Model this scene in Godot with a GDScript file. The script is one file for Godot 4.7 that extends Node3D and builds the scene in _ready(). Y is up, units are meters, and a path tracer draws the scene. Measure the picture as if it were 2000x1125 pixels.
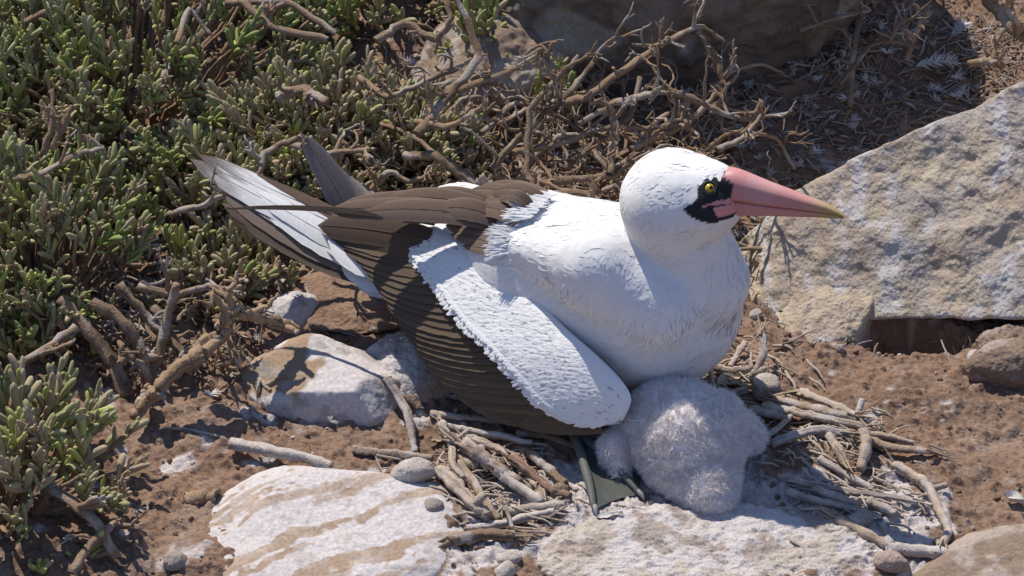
extends Node3D
# A white seabird with a pink bill shading its downy chick on a stony nest, low fleshy-leaved shrubs behind.

const PITCH := 0.6283          # camera looks down 36 degrees
const DIST := 4.0
const K := 0.0005              # metres per photo pixel at the nest
const TARGET := Vector3(0, 0.172, 0)

var eye := Vector3.ZERO
var rng := RandomNumberGenerator.new()
var nz := FastNoiseLite.new()      # broad
var nf := FastNoiseLite.new()      # fine
var taken := {}
var M := {}

# ------------------------------------------------------------------ survey: where a sighted point stands
func ray(px: float, py: float) -> Vector3:
	var f := Vector3(0, -sin(PITCH), -cos(PITCH))
	var u := Vector3(0, cos(PITCH), -sin(PITCH))
	return f * DIST + Vector3.RIGHT * ((px - 1000.0) * K) + u * ((562.5 - py) * K)

func at(px: float, py: float, z: float) -> Vector3:     # point at depth z
	var r := ray(px, py)
	return eye + r * ((z - eye.z) / r.z)

func gnd(px: float, py: float, h := 0.0) -> Vector3:    # point at height h above the soil
	var r := ray(px, py)
	var p := eye + r * ((h - eye.y) / r.y)
	for k in 3:
		p = eye + r * ((h + soil(p.x, p.z) - eye.y) / r.y)
	return p

# ------------------------------------------------------------------ names and metas
func numbered(called: String) -> String:
	var n: int = taken.get(called, -1) + 1
	taken[called] = n
	return called if n == 0 else "%s_%03d" % [called, n]

func thing(called: String, label: String, category: String, where := Vector3.ZERO, group := "") -> Node3D:
	var o := Node3D.new()
	o.name = numbered(called)
	add_child(o, true)
	o.position = where
	o.set_meta("label", label)
	o.set_meta("category", category)
	if group != "":
		o.set_meta("group", group)
	return o

func put(mesh: Mesh, called: String, parent: Node, label := "", category := "", group := "", kind := "") -> MeshInstance3D:
	var o := MeshInstance3D.new()
	o.mesh = mesh
	o.name = numbered(called) if parent == self else called
	parent.add_child(o, true)
	if label != "": o.set_meta("label", label)
	if category != "": o.set_meta("category", category)
	if group != "": o.set_meta("group", group)
	if kind != "": o.set_meta("kind", kind)
	return o

# ------------------------------------------------------------------ mesh collector
class Acc:
	var v := PackedVector3Array()
	var c := PackedColorArray()
	var i := PackedInt32Array()

	func add(p: Vector3, col: Color) -> int:
		v.append(p)
		c.append(col)
		return v.size() - 1

	func tri(a: int, b: int, d: int) -> void:
		i.append(a)
		i.append(b)
		i.append(d)

	func quad(a: int, b: int, d: int, e: int) -> void:
		tri(a, b, d)
		tri(a, d, e)

	func build(mat: Material, origin := Vector3.ZERO, given := PackedVector3Array()) -> ArrayMesh:
		var n := given
		var vv := v
		if origin != Vector3.ZERO:
			for k in vv.size():
				vv[k] -= origin
		if n.size() != vv.size():
			n = PackedVector3Array()
			n.resize(vv.size())
			for k in range(0, i.size(), 3):
				var a := i[k]
				var b := i[k + 1]
				var d := i[k + 2]
				var f := (vv[b] - vv[a]).cross(vv[d] - vv[a])
				n[a] += f
				n[b] += f
				n[d] += f
			for k in n.size():
				n[k] = n[k].normalized() if n[k].length_squared() > 1e-30 else Vector3.UP
		var idx := i
		for k in range(0, idx.size(), 3):   # Godot's front faces run clockwise
			var t := idx[k + 1]
			idx[k + 1] = idx[k + 2]
			idx[k + 2] = t
		var arr := []
		arr.resize(Mesh.ARRAY_MAX)
		arr[Mesh.ARRAY_VERTEX] = vv
		arr[Mesh.ARRAY_NORMAL] = n
		arr[Mesh.ARRAY_COLOR] = c
		arr[Mesh.ARRAY_INDEX] = idx
		var m := ArrayMesh.new()
		m.add_surface_from_arrays(Mesh.PRIMITIVE_TRIANGLES, arr)
		m.surface_set_material(0, mat)
		return m

# ------------------------------------------------------------------ textures and materials
func noise_image(size: int, freq: float, octaves: int, sd: int, kind := FastNoiseLite.TYPE_SIMPLEX_SMOOTH, fractal := FastNoiseLite.FRACTAL_FBM) -> Image:
	var n := FastNoiseLite.new()
	n.seed = sd
	n.noise_type = kind
	n.frequency = freq
	n.fractal_type = fractal
	n.fractal_octaves = octaves
	return n.get_seamless_image(size, size)

func normal_tex(im: Image, strength: float) -> ImageTexture:
	var b: Image = im.duplicate()
	b.convert(Image.FORMAT_RGBA8)
	b.bump_map_to_normal_map(strength)
	return ImageTexture.create_from_image(b)

func tone_tex(im: Image, lo: float, hi: float, warm := 0.0) -> ImageTexture:   # mottled tint, multiplies the base colour
	var s := im.get_width()
	var src: Image = im.duplicate()
	src.convert(Image.FORMAT_L8)
	var d := src.get_data()
	var out := PackedByteArray()
	out.resize(s * s * 3)
	for k in d.size():
		var t := lo + (hi - lo) * d[k] / 255.0
		out[k * 3] = int(clampf(t + warm * (1.0 - t), 0, 1) * 255)
		out[k * 3 + 1] = int(t * 255)
		out[k * 3 + 2] = int(clampf(t - warm * 0.5 * (1.0 - t), 0, 1) * 255)
	return ImageTexture.create_from_image(Image.create_from_data(s, s, false, Image.FORMAT_RGB8, out))

func surf(rough: float, tone: Texture2D, norm: Texture2D, scale: float, nscale := 1.0, tint := Color.WHITE) -> StandardMaterial3D:
	var m := StandardMaterial3D.new()
	m.albedo_color = tint
	m.vertex_color_use_as_albedo = true
	m.roughness = rough
	m.metallic_specular = 0.3
	m.uv1_triplanar = true
	m.uv1_world_triplanar = true
	m.uv1_scale = Vector3.ONE * scale
	if tone:
		m.albedo_texture = tone
	if norm:
		m.normal_enabled = true
		m.normal_texture = norm
		m.normal_scale = nscale
	m.cull_mode = BaseMaterial3D.CULL_DISABLED
	return m

func make_materials() -> void:
	var grit := noise_image(512, 0.035, 5, 3)
	var pits := noise_image(512, 0.03, 4, 8, FastNoiseLite.TYPE_CELLULAR)
	var ridg := noise_image(512, 0.02, 5, 12, FastNoiseLite.TYPE_SIMPLEX_SMOOTH, FastNoiseLite.FRACTAL_RIDGED)
	var strand := Image.create(512, 512, false, Image.FORMAT_L8)
	var base := noise_image(512, 0.05, 3, 21)
	base.convert(Image.FORMAT_L8)
	base.resize(512, 64, Image.INTERPOLATE_BILINEAR)
	for k in 8:
		strand.blit_rect(base, Rect2i(0, 0, 512, 64), Vector2i(0, k * 64))
	strand.resize(512, 512)
	var streak := noise_image(512, 0.03, 4, 31)
	streak.resize(64, 512, Image.INTERPOLATE_BILINEAR)
	streak.resize(512, 512, Image.INTERPOLATE_CUBIC)
	var grit_n := normal_tex(grit, 9.0)
	var pits_n := normal_tex(noise_image(512, 0.022, 6, 44), 10.0)
	var tone_g := tone_tex(grit, 0.74, 1.0, 0.12)
	var tone_r := tone_tex(noise_image(512, 0.05, 5, 61), 0.80, 1.0, 0.1)
	M.soil = surf(0.97, tone_g, grit_n, 9.0, 1.0)
	M.clod = surf(0.97, tone_g, grit_n, 22.0, 1.0)
	M.rock = surf(0.93, tone_r, pits_n, 7.0, 0.45)
	M.pitted = surf(0.95, tone_r, pits_n, 15.0, 1.3)
	M.stone = surf(0.92, tone_g, pits_n, 18.0, 0.8)
	M.bark = surf(0.95, tone_g, grit_n, 20.0, 1.0)
	M.leaf = surf(0.75, tone_tex(grit, 0.82, 1.0, 0.06), normal_tex(grit, 3.0), 40.0, 0.6)
	M.leaf.backlight_enabled = true
	M.leaf.backlight = Color(0.22, 0.22, 0.11)
	M.plume = surf(0.9, null, normal_tex(grit, 2.0), 30.0, 0.35)
	M.feather = surf(0.8, tone_tex(streak, 0.90, 1.0, 0.03), null, 14.0)
	M.thin = surf(0.7, tone_tex(streak, 0.82, 1.0, 0.03), null, 14.0)
	M.thin.backlight_enabled = true
	M.thin.backlight = Color(0.5, 0.47, 0.46)
	M.down = surf(0.95, null, null, 10.0)
	M.down.metallic_specular = 0.0
	M.down.roughness = 1.0
	M.plume.metallic_specular = 0.1
	M.skin = surf(0.6, tone_tex(grit, 0.75, 1.0), normal_tex(grit, 2.0), 30.0, 0.5)
	M.bill = surf(0.42, tone_tex(grit, 0.86, 1.0), normal_tex(ridg, 1.0), 18.0, 0.4)
	M.eye = surf(0.06, null, null, 1.0)
	M.shell = surf(0.8, tone_tex(grit, 0.8, 1.0), null, 20.0)

# ------------------------------------------------------------------ shapes
func sm(a: float, b: float, x: float) -> float:
	return smoothstep(a, b, x)

func soil(x: float, z: float) -> float:
	var y := nz.get_noise_2d(x * 500.0, z * 500.0) * 0.012 + nf.get_noise_2d(x * 900.0, z * 900.0) * 0.0035
	y += 0.05 * sm(-0.35, -1.1, z)                                        # ground climbs gently behind
	y += 0.012 * sm(0.45, 0.1, Vector2(x - 0.22, (z - 0.2) * 1.3).length())  # low crust under the nest
	y -= 0.055 * sm(1.0, 0.45, Vector2((x - 0.410) / 0.066, (z + 0.152) / 0.040).length())   # hollow under the boulder
	return y

func tube(a: Acc, pts: PackedVector3Array, rad: PackedFloat32Array, sides: int, col: Color, rough := 0.12, col2 := Color(-1, 0, 0), cap := true) -> void:
	var n := pts.size()
	var side := Vector3.UP
	var t0 := (pts[1] - pts[0]).normalized()
	side = t0.cross(Vector3.UP if absf(t0.y) < 0.9 else Vector3.RIGHT).normalized()
	var rows := []
	for k in n:
		var t := (pts[mini(k + 1, n - 1)] - pts[maxi(k - 1, 0)]).normalized()
		side = (side - t * side.dot(t)).normalized()
		var up := t.cross(side)
		var row := PackedInt32Array()
		for s in sides:
			var an := TAU * s / sides
			var d := side * cos(an) + up * sin(an)
			var p := pts[k] + d * rad[k]
			var j := 1.0 + rough * 2.2 * nf.get_noise_3d(p.x * 5000.0, p.y * 5000.0, p.z * 5000.0)
			p = pts[k] + d * rad[k] * j
			var cc := col
			if col2.r >= 0.0:
				var w := nz.get_noise_3d(p.x * 2600.0 + 50.0, p.y * 2600.0, p.z * 2600.0)
				cc = col.lerp(col2, sm(0.12, 0.3, w))
			row.append(a.add(p, cc))
		rows.append(row)
	for k in n - 1:
		var r0: PackedInt32Array = rows[k]
		var r1: PackedInt32Array = rows[k + 1]
		for s in sides:
			var s2 := (s + 1) % sides
			a.quad(r0[s], r0[s2], r1[s2], r1[s])
	if cap:
		for e in [0, n - 1]:
			var row: PackedInt32Array = rows[e]
			var m := a.add(pts[e], a.c[row[0]])
			for s in sides:
				var s2 := (s + 1) % sides
				if e == 0:
					a.tri(m, row[s2], row[s])
				else:
					a.tri(m, row[s], row[s2])

# a length of weathered wood: grooved along the grain, slightly flattened, patchy
func wood(a: Acc, pts: PackedVector3Array, rad: PackedFloat32Array, col: Color, sides := 14, pale := Color(0.56, 0.52, 0.48), groove := 1.0) -> void:
	var n := pts.size()
	var g := PackedFloat32Array()
	var tn := PackedFloat32Array()
	for s in sides:
		var deep := rng.randf() < 0.22
		g.append(1.0 + groove * (rng.randf_range(-0.30, -0.16) if deep else rng.randf_range(-0.06, 0.12)))
		tn.append(rng.randf_range(0.45, 0.7) if deep else rng.randf_range(0.82, 1.1))
	var t0 := (pts[1] - pts[0]).normalized()
	var side := t0.cross(Vector3.UP if absf(t0.y) < 0.9 else Vector3.RIGHT).normalized()
	var rows := []
	var flat := rng.randf_range(0.72, 1.0)
	var spin := rng.randf_range(-0.12, 0.12)
	for k in n:
		var t := (pts[mini(k + 1, n - 1)] - pts[maxi(k - 1, 0)]).normalized()
		side = (side - t * side.dot(t)).normalized()
		var up := t.cross(side)
		var row := PackedInt32Array()
		for s in sides:
			var an := TAU * s / sides + spin * k
			var p := pts[k] + (side * cos(an) + up * sin(an) * flat) * rad[k]
			var w := nf.get_noise_3d(p.x * 6000.0, p.y * 6000.0, p.z * 6000.0)
			var w2 := nz.get_noise_3d(p.x * 2600.0 + 50.0, p.y * 2600.0, p.z * 2600.0)
			var gg := lerpf(1.0, g[s], clampf(0.7 + w2 * 1.5, 0.0, 1.3))
			p = pts[k] + (side * cos(an) + up * sin(an) * flat) * rad[k] * gg * (1.0 + 0.16 * w)
			var c := col * (tn[s] * (1.0 + 0.25 * w))
			c.a = 1.0
			row.append(a.add(p, c.lerp(pale, 0.8 * sm(0.12, 0.32, w2))))
		rows.append(row)
	for k in n - 1:
		var r0: PackedInt32Array = rows[k]
		var r1: PackedInt32Array = rows[k + 1]
		for s in sides:
			var s2 := (s + 1) % sides
			a.quad(r0[s], r0[s2], r1[s2], r1[s])
	for e in [0, n - 1]:
		var row: PackedInt32Array = rows[e]
		var inw := (pts[1] - pts[0]) if e == 0 else (pts[n - 2] - pts[n - 1])
		var m := a.add(pts[e] + inw.normalized() * rad[e] * 0.3, col * 0.8)
		for s in sides:
			var s2 := (s + 1) % sides
			if e == 0:
				a.tri(m, row[s2], row[s])
			else:
				a.tri(m, row[s], row[s2])

func kinked(ctrl: Array, per: int, jit: float) -> PackedVector3Array:     # between straight runs and a smooth bend
	var sp := spline(ctrl, per)
	var out := PackedVector3Array()
	for k in sp.size():
		var f := float(k) / per
		var i := mini(int(f), ctrl.size() - 2)
		var lin: Vector3 = (ctrl[i] as Vector3).lerp(ctrl[i + 1], f - i)
		var j := jit if k > 0 and k < sp.size() - 1 else 0.0
		out.append(lin.lerp(sp[k], 0.5) + Vector3(rng.randfn(), rng.randfn(), rng.randfn()) * j)
	return out

func spline(ctrl: Array, per: int) -> PackedVector3Array:
	var out := PackedVector3Array()
	var n := ctrl.size()
	for k in n - 1:
		var p0: Vector3 = ctrl[maxi(k - 1, 0)]
		var p1: Vector3 = ctrl[k]
		var p2: Vector3 = ctrl[k + 1]
		var p3: Vector3 = ctrl[mini(k + 2, n - 1)]
		for s in per:
			out.append(p1.cubic_interpolate(p2, p0, p3, float(s) / per))
	out.append(ctrl[n - 1])
	return out

func crooked(ctrl: Array, per: int, jit: float) -> PackedVector3Array:
	var p := spline(ctrl, per)
	for k in range(1, p.size() - 1):
		p[k] += Vector3(rng.randfn(), rng.randfn(), rng.randfn()) * jit
	return p

func radii(n: int, r0: float, r1: float, knob := 0.15) -> PackedFloat32Array:
	var out := PackedFloat32Array()
	for k in n:
		out.append(lerpf(r0, r1, float(k) / (n - 1)) * (1.0 + knob * rng.randfn()))
	return out

func splinters(a: Acc, p: Vector3, dir: Vector3, r: float, col: Color, n := 6, long := 4.0) -> void:
	for k in n:
		var off := Vector3(rng.randfn(), rng.randfn(), rng.randfn()) * r * 0.45
		var d := (dir + Vector3(rng.randfn(), rng.randfn(), rng.randfn()) * 0.22).normalized()
		var l := r * long * rng.randf_range(0.4, 1.0)
		tube(a, PackedVector3Array([p + off - d * r * 1.5, p + off + d * l * 0.5, p + off + d * l]), PackedFloat32Array([r * 0.38, r * 0.24, r * 0.06]), 4, col, 0.1)

# a boulder or stone: ball cut by planes, then roughened. colour(point, outward direction) -> Color
func rock(half: Vector3, cuts: Array, n: int, rough: float, freq: float, colour: Callable, where: Vector3, turn := 0.0, soft := 14.0, sink := 1.0, fine := 0.25) -> Acc:
	var a := Acc.new()
	var seen := {}
	var bs := Basis(Vector3.UP, turn)
	var axes := [[Vector3.RIGHT, Vector3.UP, Vector3.BACK], [Vector3.LEFT, Vector3.BACK, Vector3.UP], [Vector3.UP, Vector3.BACK, Vector3.RIGHT], [Vector3.DOWN, Vector3.RIGHT, Vector3.BACK], [Vector3.BACK, Vector3.RIGHT, Vector3.UP], [Vector3.FORWARD, Vector3.UP, Vector3.RIGHT]]
	for ax in axes:
		var f: Vector3 = ax[0]
		var u: Vector3 = ax[1]
		var w: Vector3 = ax[2]
		var row := []
		for j in n + 1:
			var line := PackedInt32Array()
			for k in n + 1:
				var d := (f + u * tan((float(j) / n - 0.5) * PI * 0.5) + w * tan((float(k) / n - 0.5) * PI * 0.5)).normalized()
				var key := Vector3i((d * 20000.0).round())
				if seen.has(key):
					line.append(seen[key])
					continue
				var sum := 1.0
				for c in cuts:
					var pn: Vector3 = c[0]
					var q: float = pn.dot(d) / float(c[1])
					if q > 0.05:
						sum += pow(q, soft)
				var r := pow(sum, -1.0 / soft)
				var p: Vector3 = where + bs * (d * r * half)
				var out: Vector3 = (bs * (d / half)).normalized()
				var h := nz.get_noise_3dv(p * freq * 100.0) + 0.5 * nz.get_noise_3dv(p * freq * 230.0 + Vector3(31, 7, 3)) + fine * nf.get_noise_3dv(p * freq * 600.0) + 0.4 * fine * nf.get_noise_3dv(p * freq * 1700.0)
				p += out * h * rough
				if p.y < where.y - half.y * sink:
					p.y = where.y - half.y * sink
				var id := a.add(p, colour.call(p, out))
				seen[key] = id
				line.append(id)
			row.append(line)
		for j in n:
			var l0: PackedInt32Array = row[j]
			var l1: PackedInt32Array = row[j + 1]
			for k in n:
				a.quad(l0[k], l1[k], l1[k + 1], l0[k + 1])
	# outward check
	var probe := 0.0
	for k in range(0, a.i.size(), 300):
		var fc := (a.v[a.i[k + 1]] - a.v[a.i[k]]).cross(a.v[a.i[k + 2]] - a.v[a.i[k]])
		probe += signf(fc.dot(a.v[a.i[k]] - where))
	if probe < 0.0:
		for k in range(0, a.i.size(), 3):
			var t := a.i[k + 1]
			a.i[k + 1] = a.i[k + 2]
			a.i[k + 2] = t
	return a

func random_cuts(n: int, lo: float, hi: float) -> Array:
	var out := []
	for k in n:
		var d := Vector3(rng.randfn(), rng.randfn(), rng.randfn()).normalized()
		out.append([d, rng.randf_range(lo, hi)])
	return out

# matter colours (linear)
const SOIL := Color(0.275, 0.182, 0.128)
const SOIL_DARK := Color(0.16, 0.108, 0.078)
const GUANO := Color(0.58, 0.54, 0.525)
const GREY := Color(0.36, 0.33, 0.31)
const CREAM := Color(0.49, 0.41, 0.305)
const TAN := Color(0.36, 0.26, 0.175)
const BARK := Color(0.28, 0.20, 0.135)
const DRIFT := Color(0.47, 0.40, 0.33)

func patch(p: Vector3, f: float, lo: float, hi: float, off := 0.0) -> float:
	return sm(lo, hi, nz.get_noise_3d(p.x * f * 100.0 + off, p.y * f * 100.0, p.z * f * 100.0) + 0.45 * nf.get_noise_3d(p.x * f * 260.0, p.y * f * 260.0 + off, p.z * f * 260.0))

func c_boulder(p: Vector3, _o: Vector3) -> Color:      # the big rock: cream on its left shoulder, grey white lichen on its broad face
	var c := CREAM.lerp(Color(0.44, 0.37, 0.305), patch(p, 9.0, -0.2, 0.3))
	c = c.lerp(Color(0.39, 0.345, 0.31), 0.9 * patch(p + Vector3(0.12, 0, 0), 5.0, 0.05 - (p.x - 0.42) * 2.2, 0.35 - (p.x - 0.42) * 2.2, 40.0))
	var run := nz.get_noise_3d(p.x * 2600.0, p.y * 500.0, p.z * 700.0) + 0.4 * nf.get_noise_3dv(p * 3500.0)      # droppings run down the face
	c = c.lerp(Color(0.55, 0.525, 0.515), 0.8 * sm(0.16, 0.38, run))
	return c.lerp(Color(0.36, 0.285, 0.22), 0.75 * patch(p, 15.0, 0.22, 0.42, 90.0))

func c_guano(p: Vector3, _o: Vector3) -> Color:
	var c := TAN.lerp(Color(0.36, 0.27, 0.20), patch(p, 10.0, -0.2, 0.3))
	c = c.lerp(Color(0.59, 0.555, 0.545), patch(p, 9.0, -0.25, -0.10, 21.0))
	c = c.lerp(GREY, 0.7 * patch(p, 16.0, 0.15, 0.4, 77.0))
	return c

func c_streak(p: Vector3, _o: Vector3) -> Color:       # droppings run across the slab in bands
	var al := p.x * 0.88 - p.z * 0.47
	var ac := p.x * 0.47 + p.z * 0.88
	ac += 0.016 * nz.get_noise_2d(al * 900.0, 4.0) + 0.004 * nf.get_noise_3dv(p * 1800.0)
	var band := nz.get_noise_2d(al * 260.0 + 60.0, ac * 3300.0) + 0.35 * nz.get_noise_2d(al * 700.0, ac * 6200.0) + 0.3 * nf.get_noise_3dv(p * 6000.0)
	var c := Color(0.37, 0.275, 0.205).lerp(Color(0.46, 0.37, 0.295), patch(p, 20.0, -0.2, 0.3))
	c = c.lerp(Color(0.60, 0.565, 0.555), sm(-0.24, -0.12, band))
	return c.lerp(Color(0.45, 0.40, 0.36), 0.6 * patch(p, 30.0, 0.2, 0.4, 3.0))

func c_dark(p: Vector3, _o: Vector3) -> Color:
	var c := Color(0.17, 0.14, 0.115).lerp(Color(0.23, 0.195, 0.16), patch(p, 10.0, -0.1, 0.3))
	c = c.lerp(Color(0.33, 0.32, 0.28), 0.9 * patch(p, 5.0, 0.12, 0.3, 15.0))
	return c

func c_grey(p: Vector3, _o: Vector3) -> Color:
	return Color(0.37, 0.325, 0.28).lerp(Color(0.52, 0.485, 0.45), patch(p, 16.0, -0.05, 0.3))

func c_brown(p: Vector3, _o: Vector3) -> Color:
	return Color(0.27, 0.20, 0.15).lerp(Color(0.40, 0.34, 0.29), patch(p, 14.0, 0.0, 0.35))

func c_pale(p: Vector3, _o: Vector3) -> Color:
	return Color(0.50, 0.45, 0.40).lerp(Color(0.62, 0.59, 0.56), patch(p, 20.0, -0.1, 0.3))

# ------------------------------------------------------------------ distance-field bodies
# bones: [ax,ay,az, bx,by,bz, ra, rb]
func field(bones: PackedFloat32Array, k: float, x: float, y: float, z: float) -> float:
	var d := 1e9
	var i := 0
	var n := bones.size()
	while i < n:
		var ax := bones[i]
		var ay := bones[i + 1]
		var az := bones[i + 2]
		var dx := bones[i + 3] - ax
		var dy := bones[i + 4] - ay
		var dz := bones[i + 5] - az
		var px := x - ax
		var py := y - ay
		var pz := z - az
		var t := clampf((px * dx + py * dy + pz * dz) / (dx * dx + dy * dy + dz * dz + 1e-12), 0.0, 1.0)
		px -= dx * t
		py -= dy * t
		pz -= dz * t
		var e := sqrt(px * px + py * py + pz * pz) - lerpf(bones[i + 6], bones[i + 7], t)
		var h := maxf(k - absf(d - e), 0.0) / k
		d = minf(d, e) - h * h * k * 0.25
		i += 8
	return d

func bone(list: PackedFloat32Array, a: Vector3, ra: float, b: Vector3, rb: float) -> void:
	list.append_array(PackedFloat32Array([a.x, a.y, a.z, b.x, b.y, b.z, ra, rb]))

func nets(bones: PackedFloat32Array, k: float, cell: float, colour: Callable, warp: float) -> Array:   # surface nets -> [Acc, normals]
	var lo := Vector3.ONE * 1e9
	var hi := -lo
	for i in range(0, bones.size(), 8):
		for e in 2:
			var p := Vector3(bones[i + e * 3], bones[i + e * 3 + 1], bones[i + e * 3 + 2])
			var r := bones[i + 6 + e] + 0.02
			lo = lo.min(p - Vector3.ONE * r)
			hi = hi.max(p + Vector3.ONE * r)
	var B := 8
	var size := (hi - lo) / cell
	var nx := int(ceil(size.x / B)) * B
	var ny := int(ceil(size.y / B)) * B
	var nzc := int(ceil(size.z / B)) * B
	var vals := {}
	var reach := cell * B * 0.9 + warp
	var sx := nx + 1
	var sy := ny + 1
	var grid := PackedFloat32Array()
	grid.resize(sx * sy * (nzc + 1))
	grid.fill(9.0)
	var blocks := []
	for bz in range(0, nzc, B):
		for by in range(0, ny, B):
			for bx in range(0, nx, B):
				var c := lo + Vector3(bx + B * 0.5, by + B * 0.5, bz + B * 0.5) * cell
				if absf(field(bones, k, c.x, c.y, c.z)) > reach:
					continue
				blocks.append(Vector3i(bx, by, bz))
				for z in range(bz, bz + B + 1):
					for y in range(by, by + B + 1):
						for x in range(bx, bx + B + 1):
							var id := x + sx * (y + sy * z)
							if grid[id] > 8.0:
								var p := lo + Vector3(x, y, z) * cell
								var w := nz.get_noise_3d(p.x * 2200.0, p.y * 3200.0, p.z * 3200.0) * warp
								grid[id] = field(bones, k, p.x, p.y, p.z) + w
	var a := Acc.new()
	var norm := PackedVector3Array()
	var ids := {}
	for b in blocks:
		for z in range(b.z, b.z + B):
			for y in range(b.y, b.y + B):
				for x in range(b.x, b.x + B):
					var o := x + sx * (y + sy * z)
					var g := PackedFloat32Array([grid[o], grid[o + 1], grid[o + sx], grid[o + sx + 1], grid[o + sx * sy], grid[o + sx * sy + 1], grid[o + sx * sy + sx], grid[o + sx * sy + sx + 1]])
					var neg := 0
					for q in 8:
						if g[q] < 0.0: neg += 1
					if neg == 0 or neg == 8:
						continue
					var s := Vector3.ZERO
					var n := 0
					for e in [[0, 1], [2, 3], [4, 5], [6, 7], [0, 2], [1, 3], [4, 6], [5, 7], [0, 4], [1, 5], [2, 6], [3, 7]]:
						var ea: int = e[0]
						var eb: int = e[1]
						if (g[ea] < 0.0) != (g[eb] < 0.0):
							var t := g[ea] / (g[ea] - g[eb])
							var pa := Vector3(ea & 1, (ea >> 1) & 1, (ea >> 2) & 1)
							var pb := Vector3(eb & 1, (eb >> 1) & 1, (eb >> 2) & 1)
							s += pa.lerp(pb, t)
							n += 1
					s /= n
					var p := lo + (Vector3(x, y, z) + s) * cell
					var gr := Vector3((g[1] + g[3] + g[5] + g[7]) - (g[0] + g[2] + g[4] + g[6]), (g[2] + g[3] + g[6] + g[7]) - (g[0] + g[1] + g[4] + g[5]), (g[4] + g[5] + g[6] + g[7]) - (g[0] + g[1] + g[2] + g[3])).normalized()
					ids[o] = a.add(p, colour.call(p, gr))
					norm.append(gr)
	for o in ids:
		var steps := [1, sx, sx * sy]
		for ax in 3:
			var st: int = steps[ax]
			var s1: int = steps[(ax + 1) % 3]
			var s2: int = steps[(ax + 2) % 3]
			var in0: bool = grid[o] < 0.0
			var in1: bool = grid[o + st] < 0.0
			if in0 == in1:
				continue
			if not (ids.has(o - s1) and ids.has(o - s2) and ids.has(o - s1 - s2)):
				continue
			if in0:
				a.quad(ids[o - s1 - s2], ids[o - s2], ids[o], ids[o - s1])
			else:
				a.quad(ids[o - s1 - s2], ids[o - s1], ids[o], ids[o - s2])
	return [a, norm]

# ------------------------------------------------------------------ feathers
# a single vane pair: base to tip, bowed, two colours either side of the shaft, rounded or pointed tip
func feather(a: Acc, base: Vector3, tip: Vector3, width: float, up: Vector3, bow: Vector3, cl: Color, cr: Color, edge: Color, blunt := 5.0, camber := 0.18, rag := 0.05, tipc := Color(-1, 0, 0), nl := 12, nw := 8, root := 0.35) -> void:
	var axis := (tip - base)
	var lengthv := axis.length()
	var t := axis / lengthv
	var n := (up - t * up.dot(t)).normalized()
	var s := t.cross(n)
	var rows := []
	for layer in 2:
		rows = []
		for j in nl + 1:
			var q := float(j) / nl
			var w := width * 0.5 * lerpf(root, 1.0, pow(minf(q / 0.35, 1.0), 0.7)) * sqrt(maxf(1.0 - pow(q, blunt), 0.0))
			var mid := base + axis * q + bow * (4.0 * q * (1.0 - q))
			var line := PackedInt32Array()
			for k in nw + 1:
				var u := float(k) / nw * 2.0 - 1.0
				var jag := 1.0 + rag * rng.randfn() * sm(0.7, 1.0, absf(u))
				var p := mid + s * u * w * jag - n * camber * w * u * u - t * w * 0.35 * u * u * q
				p -= n * (0.0004 * layer) * (1.0 if absf(u) < 0.99 else 0.0)
				var c := cl if u < 0.0 else cr
				c = c.lerp(edge, 0.75 * sm(0.72, 1.0, maxf(absf(u), sm(0.8, 1.0, q))))
				if tipc.r >= 0.0:
					c = c.lerp(tipc, sm(0.62, 0.9, q + 0.12 * rng.randfn() * 0.4))
				line.append(a.add(p, c))
			rows.append(line)
		for j in nl:
			var l0: PackedInt32Array = rows[j]
			var l1: PackedInt32Array = rows[j + 1]
			for k in nw:
				if layer == 0:
					a.quad(l0[k], l0[k + 1], l1[k + 1], l1[k])
				else:
					a.quad(l0[k], l1[k], l1[k + 1], l0[k + 1])
	# the shaft
	var sp := PackedVector3Array()
	var sr := PackedFloat32Array()
	for j in 7:
		var q := float(j) / 6.0 * 0.96
		sp.append(base + axis * q + bow * (4.0 * q * (1.0 - q)) + n * 0.0002)
		sr.append(lerpf(0.0007, 0.0002, q) * (0.5 + width * 15.0))
	tube(a, sp, sr, 4, cl.lerp(edge, 0.5), 0.0)

func tuft(a: Acc, p: Vector3, d: Vector3, n: Vector3, len: float, wid: float, col: Color, lift: float, curv := 0.0) -> void:   # one small contour feather lying on the plumage
	var t := (d - n * d.dot(n)).normalized()
	var s := t.cross(n).normalized()
	var b := p - n * 0.0005
	var q := [[0.0, 0.55, 0.0], [0.4, 1.0, 0.75], [0.8, 0.75, 1.0], [1.0, 0.12, 0.85]]
	var prev := PackedInt32Array()
	for r in q:
		var y: float = r[0]
		var w: float = r[1]
		var h: float = r[2]
		var c := b + t * len * y + n * (lift * h - curv * len * len * y * y)
		var row := PackedInt32Array([a.add(c - s * wid * w - n * wid * w * 0.35, col), a.add(c, col), a.add(c + s * wid * w - n * wid * w * 0.35, col)])
		if prev.size() > 0:
			a.quad(prev[0], prev[1], row[1], row[0])
			a.quad(prev[1], prev[2], row[2], row[1])
		prev = row

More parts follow.
